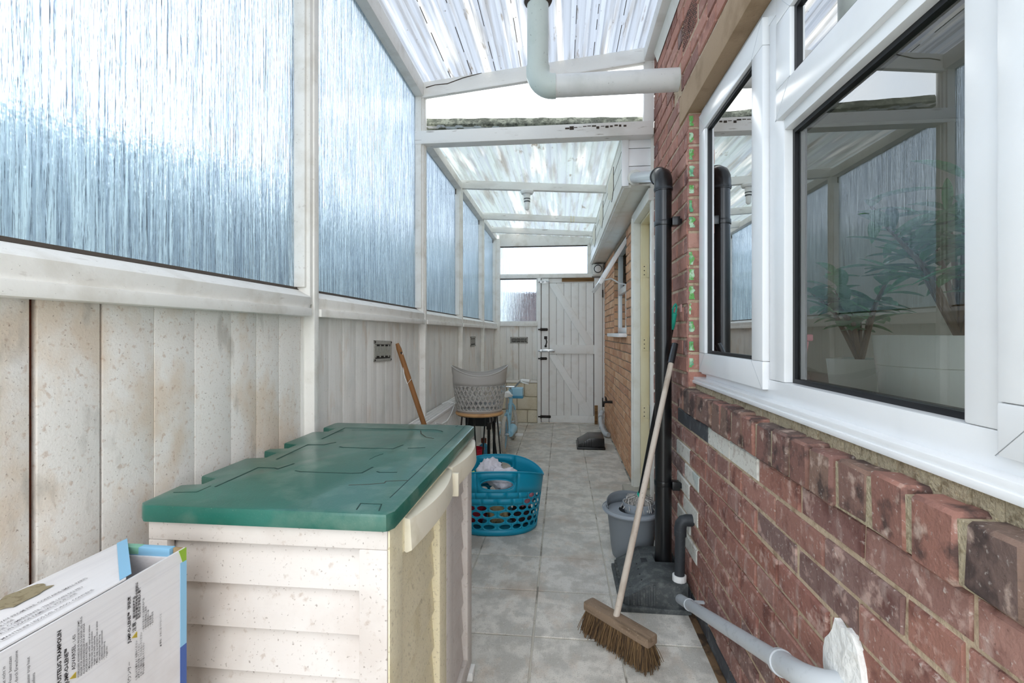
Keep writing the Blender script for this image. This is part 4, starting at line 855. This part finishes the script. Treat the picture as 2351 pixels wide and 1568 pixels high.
# ------------------------------------------------------------------ broom
br = thing('broom', 'pale wooden broom with coarse brown bristles leaning on the downpipe', 'broom')
A, B = Vector((.112, 1.975, 0)), Vector((.315, 1.765, 0)); ax = (B - A).normalized(); L_ = (B - A).length; nx_ = Vector((-ax.y, ax.x, 0)); mid = (A + B) / 2
tilt = Matrix.Rotation(math.radians(-6), 4, ax)
MBk = Matrix.Translation(mid + Vector((0, 0, .105))) @ Matrix(((ax.x, nx_.x, 0, 0), (ax.y, nx_.y, 0, 0), (0, 0, 1, 0), (0, 0, 0, 1)))
blk = link('block', MB().box(-L_ / 2 - .01, L_ / 2 + .01, -.028, .028, -.018, .018).mesh('block', 'wood_block', .008), br, MBk)
bs = MB()
for i in range(2600):
    u_, v_ = R.uniform(-L_ / 2, L_ / 2), R.uniform(-.024, .024); ln = .088
    p0 = Vector((u_, v_, -.016)); sp_ = Vector((u_ * .10 + R.uniform(-.012, .012), v_ * .9 + R.uniform(-.014, .014), -ln + R.uniform(-.0, .022)))
    pm = p0 + sp_ * .5 + Vector((R.uniform(-.004, .004), R.uniform(-.004, .004), 0)); p1 = p0 + sp_; r_ = .0011
    pts_ = []
    for q in (p0, pm, p1): pts_ += [MBk @ (q + Vector((r_, 0, 0))), MBk @ (q + Vector((-r_, r_, 0))), MBk @ (q + Vector((-r_, -r_, 0)))]
    fs = []
    for k in range(2):
        for j in range(3): fs.append((k * 3 + j, k * 3 + (j + 1) % 3, k * 3 + 3 + (j + 1) % 3, k * 3 + 3 + j))
    bs.add([(p.x, p.y, max(p.z, .002)) for p in pts_], fs)
bo = obj('bristles', bs, 'bristle', br, 0, 0); bo['kind'] = 'stuff'
hb, ht = mid + Vector((-.008, .006, .115)), Vector((.522, 2.305, 1.150))
obj('handle', MB().tube([hb + (ht - hb) * t for t in (0, .2, .5, .8, .93)], [.0125, .013, .0125, .012, .012], 14), 'wood_handle', br)
obj('hand_grip', MB().tube([hb + (ht - hb) * t for t in (.915, .96, 1.0)], .0148, 14), 'plastic_black', br)

# ------------------------------------------------------------------ mop bucket and mop
bk = thing('mop_bucket', 'grey oval mop bucket with wringer basket behind the drain hood', 'bucket')
bcx, bcy = .378, 2.675
def ov(rx, ry, z0, tilt_=0): return None
pr = [(.104, .002), (.112, .05), (.122, .15), (.131, .225), (.133, .235)]
obj('body', MB().lathe(pr, (bcx, bcy, 0), 40, 1, .98, True), 'bucket_grey', bk); solidify(bk.children[-1], .003)
obj('rim', MB().lathe([(.133, .232), (.150, .236), (.153, .246), (.148, .256), (.137, .256), (.133, .246)], (bcx, bcy, 0), 40), 'bucket_light', bk)
# raised back wall of the wringer
wr_ = MB()
def wsurf(u, v): 
    q = math.radians(20) + u * math.radians(170); r_ = .132 + .004 * v; top_ = .055 * max(0, math.sin(math.pi * u)) ** .5
    return Vector((bcx + r_ * math.cos(q), bcy + r_ * math.sin(q), .25 + v * top_))
grid_patch(wr_, wsurf, 0, 1, 0, 1, 28, 3); solidify(obj('splash_guard', wr_, 'bucket_grey', bk, 0, 60), .004)
obj('wringer_basket', MB().lathe([(.045, .17), (.070, .235), (.078, .262), (.082, .292), (.078, .292), (.066, .23), (.0, .20)], (bcx + .035, bcy - .01, 0), 32, 1.05, .95), 'bucket_light', bk); obj('tray', MB().lathe([(.132, .243), (.07, .243)], (bcx, bcy, 0), 36), 'bucket_light', bk)
obj('bail', MB().tube(arc((bcx - .0, bcy - .0, .25), (-1, 0, 0), (0, -1, -.03), .157, -.7, 1.9, 18), .003, 8), 'bucket_light', bk)
mp = thing('string_mop', 'string mop with black handle and mint green fittings standing in the bucket', 'mop')
m0, m1 = Vector((.412, 2.655, .29)), Vector((.545, 2.402, 1.335)); md_ = m1 - m0
obj('handle', MB().tube([m0 + md_ * t for t in (.04, .3, .6, .9)], .0125, 14), 'plastic_black', mp)
obj('end_cap', MB().tube([m0 + md_ * t for t in (.89, .91, .965)], [.0135, .016, .0155], 14), 'mint', mp)
e0 = m0 + md_ * .96; dm = md_.normalized(); sd = Vector((.7, .7, 0)).normalized()
obj('hanging_loop', MB().tube([e0 + sd * .012, e0 + sd * .016 + dm * .022, e0 + sd * .010 + dm * .042, e0 + dm * .050, e0 - sd * .010 + dm * .042, e0 - sd * .016 + dm * .022, e0 - sd * .012], .0042, 8), 'mint', mp)
obj('socket', MB().tube([m0 + md_ * -.02, m0 + md_ * .02, m0 + md_ * .055], [.030, .019, .0175], 14), 'mint', mp)
ms = MB()
for i in range(150):
    q = R.uniform(0, 2 * math.pi); r1 = R.uniform(.03, .07); p = [m0 + Vector((0, 0, .0))]
    e_ = Vector((math.cos(q), math.sin(q), 0)); h1 = R.uniform(.0, .035)
    p = [m0 + e_ * .008 + Vector((0, 0, .006)), m0 + e_ * r1 * .5 + Vector((0, 0, h1 + .01)), m0 + e_ * r1 + Vector((R.uniform(-.015, .015), R.uniform(-.015, .015), h1)), m0 + e_ * (r1 + .012) + Vector((R.uniform(-.02, .02), R.uniform(-.02, .02), -.03))]
    ms.tube(p, .0022, 5, False)
mo = obj('strings', ms, 'mop_string', mp, 0, 60); mo['kind'] = 'stuff'

# ------------------------------------------------------------------ laundry baskets
def blue_basket():
    t = thing('laundry_basket', 'turquoise plastic laundry basket full of washing on the tiles', 'basket', loc=(-.405, 3.0, 0))
    a, b_, rot = .292, .205, math.radians(8)
    def rim(u): return .315 + .075 * abs(math.sin(2 * math.pi * u)) ** 1.3
    def surf(u, v):
        q = 2 * math.pi * u; k = .86 + .14 * v; c_, s_ = math.cos(q), math.sin(q)
        x = a * k * math.copysign(abs(c_) ** .80, c_); y_ = b_ * k * math.copysign(abs(s_) ** 1.12, s_); z = .004 + (rim(u) - .004) * v
        return Vector((x * math.cos(rot) - y_ * math.sin(rot), x * math.sin(rot) + y_ * math.cos(rot), z))
    mb_ = MB(); NU = 24
    grid_patch(mb_, surf, 0, 1, 0, .09, 104, 1)
    rows = 6
    for r in range(rows):
        v0, v1 = .09 + r * .098, .09 + (r + 1) * .098
        for k in range(NU):
            u0 = (k + .5 * (r % 2)) / NU; u1 = u0 + 1 / NU; uc = (u0 + u1) / 2 % 1; d = abs(((uc * 2) % 1) - .5)
            if r >= 4 and d < .17: grid_patch(mb_, surf, u0, u1, v0, v1, 4, 1)
            else: hole_cell(mb_, surf, u0, u1, v0, v1, .40 / NU, .040, 'oval', 16)
    vt_ = .09 + rows * .098
    for s0 in (0, .5):
        grid_patch(mb_, surf, s0, s0 + .195, vt_, 1, 20, 3); grid_patch(mb_, surf, s0 + .305, s0 + .5, vt_, 1, 20, 3)
        hole_cell(mb_, surf, s0 + .195, s0 + .305, vt_, 1, .043, .085, 'oval', 32, cv=.80)
    o = obj('body', mb_, 'plastic_teal', t, 0, 60); solidify(o, .0035)
    fl2 = MB(); n = 60; fl2.v = [tuple(surf(i / n, 0)) for i in range(n)]; fl2.f = [tuple(range(n))]; solidify(obj('base', fl2, 'plastic_teal', t), .004, 1)
    obj('rim', MB().tube([surf(i / 80, 1.0) for i in range(81)], .0045, 8, False), 'plastic_teal', t)
    for s0 in (.25, .75):
        gp = [surf(s0 + .043 * math.cos(q), .80 + .085 * math.sin(q)) for q in [2 * math.pi * i / 28 for i in range(29)]]
        obj('handle_rim', MB().tube(gp, .0042, 8, False), 'plastic_teal', t)
    return t
blue_basket()
def garment(name, label, loc, size, m, seed, fl_=.8):
    bm = bmesh.new(); bmesh.ops.create_icosphere(bm, subdivisions=4, radius=1)
    for v in bm.verts:
        p = v.co.copy(); d = 0
        d += .34 * abs(noise.noise(p * 1.7 + Vector((seed, 0, 0)))) + .30 * abs(noise.noise(p * 3.6 + Vector((0, seed, 0)))) + .12 * noise.noise(p * 8 + Vector((0, 0, seed)))
        v.co = Vector((p.x * size[0], p.y * size[1], p.z * size[2])) * (.62 + d)
    me = bpy.data.meshes.new(name); bm.to_mesh(me); bm.free(); me.materials.append(MATS[m]); me.polygons.foreach_set('use_smooth', [True] * len(me.polygons))
    zmin = min(v.co.z for v in me.vertices)
    o = link(name, me, None, Matrix.Translation(loc)); tag(o, label, 'clothes', 'washing in the turquoise basket'); return o
garment('garment', 'white top heaped over the front of the turquoise basket', (-.35, 2.965, .30), (.13, .11, .085), 'cloth_white', 3)
garment('garment', 'white sheet crumpled at the back of the washing', (-.45, 3.02, .33), (.105, .10, .095), 'cloth_white', 9)
garment('garment', 'lime green shirt at the chest end of the washing', (-.56, 2.965, .275), (.07, .09, .085), 'cloth_lime', 5)
garment('garment', 'pink garment pressed against the basket holes', (-.225, 3.03, .185), (.07, .11, .085), 'cloth_pink', 12)
garment('garment', 'crimson garment low in the turquoise basket', (-.535, 2.97, .10), (.085, .13, .095), 'cloth_crimson', 15)
garment('garment', 'dark garment at the bottom end of the turquoise basket', (-.255, 3.02, .065), (.085, .12, .062), 'cloth_dark', 18)
garment('garment', 'sand coloured garment under the white top', (-.395, 2.99, .11), (.085, .15, .105), 'cloth_sand', 21)

STX, STY, STZ = -.600, 3.50, .632
sto = thing('stool', 'round wooden topped stool with black hairpin legs', 'stool', loc=(STX, STY, 0))
obj('seat', MB().lathe([(0, STZ - .026), (.155, STZ - .026), (.172, STZ - .020), (.176, STZ - .012), (.172, STZ - .003), (.160, STZ), (0, STZ)], (0, 0, 0), 48), 'wood_seat', sto)
for k in range(3):
    q = math.radians(-20 + 120 * k); e_ = Vector((math.cos(q), math.sin(q), 0)); s_ = Vector((-e_.y, e_.x, 0)); zt = STZ - .026
    obj('leg', MB().tube([e_ * .12 + s_ * .045 + Vector((0, 0, zt)), e_ * .195 + s_ * .012 + Vector((0, 0, .03)), e_ * .199 + Vector((0, 0, .006)), e_ * .195 - s_ * .012 + Vector((0, 0, .03)), e_ * .12 - s_ * .045 + Vector((0, 0, zt))], .0058, 10), 'plastic_black', sto)
    obj('leg_plate', MB().box(-.03, .03, -.05, .05, zt - .004, zt, M=Matrix.Translation(e_ * .12) @ Matrix.Rotation(q, 4, 'Z')), 'plastic_black', sto)
def grey_basket():
    t = thing('laundry_basket', 'empty grey plastic laundry basket with diamond holes on the stool', 'basket', loc=(STX + .0, STY, STZ))
    a, b_, rot = .205, .178, math.radians(12)
    def rim(u): return .300 + .032 * (math.cos(4 * math.pi * u))
    def surf(u, v):
        q = 2 * math.pi * u; k = .80 + .20 * v ** .8; c_, s_ = math.cos(q), math.sin(q); z = .003 + (rim(u) - .003) * v if v > .74 else .003 + (.295 - .003) * v + (rim(u) - .295) * v * max(0, (v - .55) / .19) * .0
        if v > .66: z = .003 + .292 * .66 + (rim(u) - .003 - .292 * .66) * (v - .66) / .34
        else: z = .003 + .292 * v
        return Vector(((a * k * c_) * math.cos(rot) - (b_ * k * s_) * math.sin(rot), (a * k * c_) * math.sin(rot) + (b_ * k * s_) * math.cos(rot), z))
    mb_ = MB(); NU = 32; grid_patch(mb_, surf, 0, 1, 0, .06, 96, 1)
    for r in range(5):
        v0, v1 = .06 + r * .12, .06 + (r + 1) * .12
        for k in range(NU):
            u0 = (k + .5 * (r % 2)) / NU; hole_cell(mb_, surf, u0, u0 + 1 / NU, v0, v1, .38 / NU, .057, 'diamond', 16)
    for s0 in (0, .5):
        hole_cell(mb_, surf, s0 - .045, s0 + .045, .66, 1, .030, .055, 'oval', 32, cv=.83); grid_patch(mb_, surf, s0 + .045, s0 + .455, .66, 1, 40, 4)
    solidify(obj('body', mb_, 'plastic_grey', t, 0, 60), .003)
    fl2 = MB(); n = 60; fl2.v = [tuple(surf(i / n, 0)) for i in range(n)]; fl2.f = [tuple(range(n))]; solidify(obj('base', fl2, 'plastic_grey', t), .003, 1)
    obj('rim', MB().tube([surf(i / 80, 1.0) for i in range(81)], .0045, 8, False), 'plastic_grey', t)
grey_basket()

# ------------------------------------------------------------------ radiator, stick, barbecue, small items
ra = thing('convector_radiator', 'white panel radiator with a slotted top standing against the plank wall', 'radiator')
rx0, rx1, ry0, ry1, rz = -.886, -.790, 2.62, 3.92, .675
bx('front_panel', (rx1 - .012, rx1, ry0, ry1, .06, rz - .02), 'rad_white', ra, .006); bx('rear_panel', (rx0, rx0 + .012, ry0, ry1, .06, rz - .02), 'rad_white', ra, .004)
for i in range(44): 
    y_ = ry0 + .02 + i * .029; bx('flute', (rx1 - .001, rx1 + .003, y_, y_ + .012, .09, rz - .07), 'rad_white', ra, .002)
bx('side_cheek', (rx0, rx1, ry0 - .004, ry0, .05, rz), 'rad_white', ra, .002); bx('side_cheek', (rx0, rx1, ry1, ry1 + .004, .05, rz), 'rad_white', ra, .002)
bx('top_edge', (rx1 - .010, rx1 + .002, ry0, ry1, rz - .02, rz), 'rad_white', ra, .003); bx('top_edge', (rx0, rx0 + .010, ry0, ry1, rz - .02, rz), 'rad_white', ra, .003); bx('painted_shade_core', (rx0 + .014, rx1 - .014, ry0 + .005, ry1 - .005, .08, rz - .03), 'vent_dark', ra)  # dark box inside paints the shade seen through the top slots
for i in range(42):
    y_ = ry0 + .012 + i * .031; bx('grille_bar', (rx0 + .008, rx1 - .008, y_, y_ + .008, rz - .006, rz - .003), 'rad_white', ra, 0)
for q in (rx0 + .033, rx0 + .058): bx('grille_bar', (q, q + .006, ry0, ry1, rz - .009, rz - .002), 'rad_white', ra, .001)
obj('foot', MB().box(rx0, rx1, ry0 + .15, ry0 + .19, 0, .07), 'rad_white', ra, .004); obj('foot', MB().box(rx0, rx1, ry1 - .19, ry1 - .15, 0, .07), 'rad_white', ra, .004)
cdp = [(-.86, 3.42, .690), (-.83, 3.46, .704), (-.79, 3.47, .692), (-.782, 3.50, .655), (-.782, 3.60, .58), (-.782, 3.68, .47), (-.782, 3.70, .30), (-.782, 3.68, .08), (-.782, 3.6, .006)]
tag(obj('white_cable', MB().tube(cdp, .0045, 8), 'white_plastic'), 'white cable looped over the top of the radiator', 'cable')
cdp = [(-.7815, 2.95, .64), (-.7815, 3.1, .605), (-.7815, 3.25, .60), (-.7815, 3.38, .63), (-.7815, 3.45, .668)]
tag(obj('white_cable', MB().tube(cdp, .004, 8), 'white_plastic'), 'white cord sagging across the front of the radiator', 'cord')
sk = thing('wooden_stick', 'brown wooden handle with a string loop leaning on the plank wall', 'handle')
s0, s1 = Vector((-.52, 2.60, .012)), Vector((-.884, 2.53, 1.145)); sdv = s1 - s0
obj('shaft', MB().tube([s0 + sdv * t for t in (0, .3, .7, .975, 1)], [.0135, .0135, .0135, .0135, .009], 14), 'wood_brown', sk)
q_ = s0 + sdv * .955; obj('string', MB().tube([q_ + Vector((.014, -.004, 0)), q_ + Vector((.017, -.006, -.06)), q_ + Vector((.026, -.006, -.13)), q_ + Vector((.045, -.018, -.165)), q_ + Vector((.062, -.004, -.14))], .0016, 6), 'white_plastic', sk)
bx('eyelet', (q_.x + .006, q_.x + .013, q_.y - .013, q_.y - .010, q_.z - .006, q_.z + .006), 'vent_dark', sk)

bq = thing('barbecue_trolley', 'black metal box on tall legs behind the stool', 'trolley')
bx('tub', (-.875, -.605, 4.02, 4.36, .415, .56), 'plastic_black', bq, .01); bx('lip', (-.885, -.595, 4.01, 4.37, .555, .572), 'plastic_dark', bq, .004)
for (x_, y_) in ((-.612, 4.03), (-.612, 4.35), (-.87, 4.03), (-.87, 4.35)):
    l_ = obj('leg', MB().tube([(x_, y_, .0), (x_, y_, .43)], .013, 12), 'plastic_black', bq)
    obj('leg_cap', MB().tube([(x_, y_, .39), (x_, y_, .45)], .021, 12), 'plastic_black', l_, .003)
rb = thing('red_tub', 'small red plastic tub on the floor behind the chest', 'tub'); rb.location = (-.755, 4.12, 0)
o = obj('body', MB().lathe([(.06, .002), (.075, .12), (.083, .20)], (0, 0, 0), 32, 1, 1, True), 'red_plastic', rb); solidify(o, .003); obj('rim', MB().lathe([(.083, .196), (.09, .198), (.09, .207), (.082, .207)], (0, 0, 0), 32), 'red_plastic', rb)
bt = thing('blue_bottle', 'small translucent blue bottle with a brown cap behind the red tub', 'bottle'); bt.location = (-.692, 4.26, 0)
obj('body', MB().lathe([(0, .002), (.043, .002), (.046, .02), (.046, .17), (.040, .20), (.020, .215), (.018, .23), (0, .23)], (0, 0, 0), 28), 'mid_blue', bt); obj('cap', MB().lathe([(0, .225), (.024, .225), (.024, .262), (.02, .266), (0, .266)], (0, 0, 0), 24), 'brown_cap', bt)

# ------------------------------------------------------------------ child's bicycle
bi = thing('child_bicycle', 'pale blue child\'s bicycle with a white saddle parked at the end wall', 'bicycle')
bX = -.565; rw_, fw_ = Vector((bX - .005, 4.80, .185)), Vector((bX + .005, 5.48, .185)); WR = .165
def wheel(c, steer):
    S = Matrix.Translation(c) @ Matrix.Rotation(steer, 4, 'Z')
    ty = obj('tyre', MB().tube([S @ Vector((0, WR * math.cos(q), WR * math.sin(q))) for q in [2 * math.pi * i / 40 for i in range(41)]], .020, 10, False), 'grey_tyre', bi)
    obj('rim', MB().tube([S @ Vector((0, (WR - .024) * math.cos(q), (WR - .024) * math.sin(q))) for q in [2 * math.pi * i / 40 for i in range(41)]], .009, 8, False), 'sky_blue', ty)
    obj('hub', MB().tube([S @ Vector((-.045, 0, 0)), S @ Vector((.045, 0, 0))], .016, 12), 'chrome', ty)
    sp = MB()
    for i in range(14):
        q = 2 * math.pi * i / 14; sp.tube([S @ Vector((.01 * (-1) ** i, 0, 0)), S @ Vector((0, (WR - .026) * math.cos(q), (WR - .026) * math.sin(q)))], .0016, 5)
    obj('spokes', sp, 'chrome', ty)
wheel(rw_, 0); wheel(fw_, .35)
bb = Vector((bX, 5.08, .19)); se = Vector((bX, 4.98, .47)); hd0, hd1 = Vector((bX, 5.36, .47)), Vector((bX, 5.33, .58))
fr_ = obj('frame', MB().tube([bb, se], .016, 12).tube([bb, Vector((bX, 5.22, .27)), hd0], .019, 12).tube([se - Vector((0, -.01, .10)), Vector((bX, 5.2, .33)), hd0 - Vector((0, 0, .03))], .015, 12).tube([hd0 - Vector((0, -.012, .05)), hd1], .019, 12), 'sky_blue', bi)
for sx_ in (-1, 1):
    obj('chainstay', MB().tube([bb, bb + Vector((sx_ * .03, -.08, 0)), rw_ + Vector((sx_ * .05, 0, 0)), se + Vector((sx_ * .014, 0, -.10))], .009, 8), 'sky_blue', fr_)
    obj('fork', MB().tube([hd0 + Vector((sx_ * .012, .01, -.05)), hd0 + Vector((sx_ * .04, .02, -.09)), fw_ + Vector((sx_ * .045, 0, 0))], .010, 8), 'sky_blue', fr_)
    cr = obj('crank', MB().tube([bb + Vector((sx_ * .05, 0, 0)), bb + Vector((sx_ * .07, sx_ * .05, -sx_ * .07))], .008, 8), 'chrome', bi)
    pc = bb + Vector((sx_ * .115, sx_ * .05, -sx_ * .07)); obj('pedal', MB().box(pc.x - .04, pc.x + .04, pc.y - .03, pc.y + .03, pc.z - .01, pc.z + .01), 'white_plastic', cr, .004)
    obj('grip', MB().tube([(bX + sx_ * .13, 5.25, .685), (bX + sx_ * .22, 5.22, .68)], .017, 12), 'white_plastic', bi)
    obj('brake_lever', MB().tube([(bX + sx_ * .12, 5.24, .68), (bX + sx_ * .15, 5.19, .665), (bX + sx_ * .21, 5.175, .655)], .007, 8), 'white_plastic', bi)
obj('handlebar', MB().tube([(bX - .21, 5.225, .682), (bX - .12, 5.25, .685), (bX - .05, 5.31, .61), (bX + .05, 5.31, .61), (bX + .12, 5.25, .685), (bX + .21, 5.225, .682)], .010, 10), 'chrome', bi); obj('stem', MB().tube([hd1, Vector((bX, 5.31, .612))], .012, 10), 'chrome', bi)
obj('seat_post', MB().tube([se - Vector((0, 0, .06)), Vector((bX, 4.965, .545))], .012, 10), 'chrome', bi)
sd_ = MB(); ns = 12
for i in range(ns + 1):
    t = i / ns; y_ = 4.86 + .21 * t; wv = .062 * (1 - t) ** .6 * (1 if t > .05 else .6) + .017
    for k in range(8): q = 2 * math.pi * k / 8; sd_.v.append((bX + wv * math.cos(q), y_, .562 + .024 * math.sin(q) + .012 * (2 * t - 1) ** 2))
for i in range(ns):
    for k in range(8): a = i * 8; sd_.f.append((a + k, a + (k + 1) % 8, a + 8 + (k + 1) % 8, a + 8 + k))
sd_.f += [tuple(range(7, -1, -1)), tuple(ns * 8 + k for k in range(8))]
obj('saddle', sd_, 'white_plastic', bi, 0, 60)
cg = obj('chain_guard', MB().tube([bb + Vector((.045, .03, 0)), Vector((bX + .05, 4.82, .19))], [.05, .03], 14), 'sky_blue', bi)
fb = obj('front_basket', MB().box(bX - .03, bX + .13, 5.38, 5.52, .475, .585), 'sky_blue', bi, .012); obj('band', MB().box(bX - .033, bX + .133, 5.377, 5.523, .47, .502), 'mid_blue', fb, .008)
for sx_ in (-1, 1):
    stt = MB()
    for i in range(9): stt.tube([(bX + sx_ * .10 * 0 - .075 + R.uniform(-.02, .02), 5.24, .67), (bX - .075 + R.uniform(-.03, .03), 5.22, .58), (bX - .075 + R.uniform(-.035, .035), 5.2, .50 + R.uniform(0, .05))], .006, 6)
    if sx_ > 0: obj('streamer', stt, 'sky_blue', bi)

# ------------------------------------------------------------------ kitchen sill things
def leaf_mesh(L, W, fold, m='leaf'):
    mb_ = MB(); n = 6
    for i in range(n + 1):
        t = i / n; w_ = W * math.sin(math.pi * min(1, t * .93 + .05)) ** .8; z_ = -.22 * L * t * t
        mb_.v += [(L * t, -w_, z_ + fold * w_), (L * t, 0, z_), (L * t, w_, z_ + fold * w_)]
    for i in range(n):
        for k in range(2): a = i * 3 + k; mb_.f.append((a, a + 1, a + 4, a + 3))
    return mb_.mesh('leaf', m, 0, 80)
leaves = [leaf_mesh(.15, .016, .4), leaf_mesh(.12, .019, .3), leaf_mesh(.18, .014, .5), leaf_mesh(.075, .021, .3)]
def plant(name, label, base, stems, spread, hgt, per, kinds, seed):
    rr = random.Random(seed); t = thing(name, label, 'plant', 'plants on the kitchen worktop', loc=base)
    for s_ in range(stems):
        q = rr.uniform(0, 2 * math.pi); ln = hgt * rr.uniform(.6, 1); tip = Vector((math.cos(q) * spread * rr.uniform(.2, 1) * .7, math.sin(q) * spread * rr.uniform(.3, 1), ln))
        pts_ = [Vector((0, 0, 0)), tip * .5 + Vector((0, 0, .04)), tip]; obj('stem', MB().tube(pts_, [.008, .006, .004], 7), 'stem', t)
        for k in range(per):
            f = .35 + .65 * k / (per - 1); p = pts_[0].lerp(pts_[1], f * 2) if f < .5 else pts_[1].lerp(pts_[2], f * 2 - 1)
            qa = rr.uniform(0, 2 * math.pi); M_ = Matrix.Translation(p) @ Matrix.Rotation(qa, 4, 'Z') @ Matrix.Rotation(rr.uniform(-.75, .1), 4, 'Y') @ Matrix.Scale(rr.uniform(.75, 1.15), 4)
            o = link('leaf', leaves[rr.choice(kinds)], t, None); o.matrix_local = M_
WTZ = .995
def pot(name, label, loc, prof, m, seg, ribs=()):
    t = thing(name, label, 'plant pot', 'plant pots on the kitchen worktop', loc=loc)
    o = obj('body', MB().lathe(prof, (0, 0, 0), seg, 1, 1, True), m, t, 0, 30); solidify(o, .005)
    H_ = prof[-1][1]; obj('soil', MB().lathe([(prof[-1][0] - .008, H_ - .02), (0, H_ - .015)], (0, 0, 0), seg), 'soil', t)
    for z_ in ribs:
        r_ = prof[0][0] + (prof[-1][0] - prof[0][0]) * z_ / H_; obj('ring_groove', MB().lathe([(r_ + .0015, z_ - .003), (r_ + .0035, z_), (r_ + .0015, z_ + .003)], (0, 0, 0), seg), 'pot_sage', t)
pot('plant_pot', 'large white ribbed plant pot nearest the window mullion', (.905, 1.20, WTZ), [(.135, 0), (.150, .06), (.165, .20)], 'pot_white', 48, (.065, .13))
pot('plant_pot', 'small square white planter beside the ribbed pot', (.88, 1.53, WTZ), [(.078, 0), (.088, .05), (.097, .13)], 'pot_white', 4)
plant('leafy_plant', 'long leaved green plant growing from the large ribbed pot', (.905, 1.20, WTZ + .185), 9, .26, .40, 14, (0, 0, 1, 2), 4)
plant('leafy_plant', 'bushy round leaved plant growing from the small square planter', (.88, 1.53, WTZ + .115), 8, .20, .30, 11, (3, 1, 3), 8)
tag(bx('white_bottle', (.88, .94, .93, .99, WTZ, WTZ + .09), 'pot_white', None, .015), 'small white tub in front of the ribbed pot', 'tub')
pbx = thing('pink_crate', 'pink plastic storage box on the kitchen worktop behind the casement', 'storage box')
obj('body', MB().prism([(.80, 2.30, WTZ), (1.08, 2.30, WTZ), (1.10, 2.28, WTZ + .17), (.78, 2.28, WTZ + .17)], (0, .44, 0)), 'pink_box', pbx, .01); bx('lid', (.77, 1.11, 2.27, 2.75, WTZ + .17, WTZ + .20), 'pink_box', pbx, .006); bx('clip', (.76, .78, 2.60, 2.68, WTZ + .11, WTZ + .19), 'pink_dark', pbx, .004)
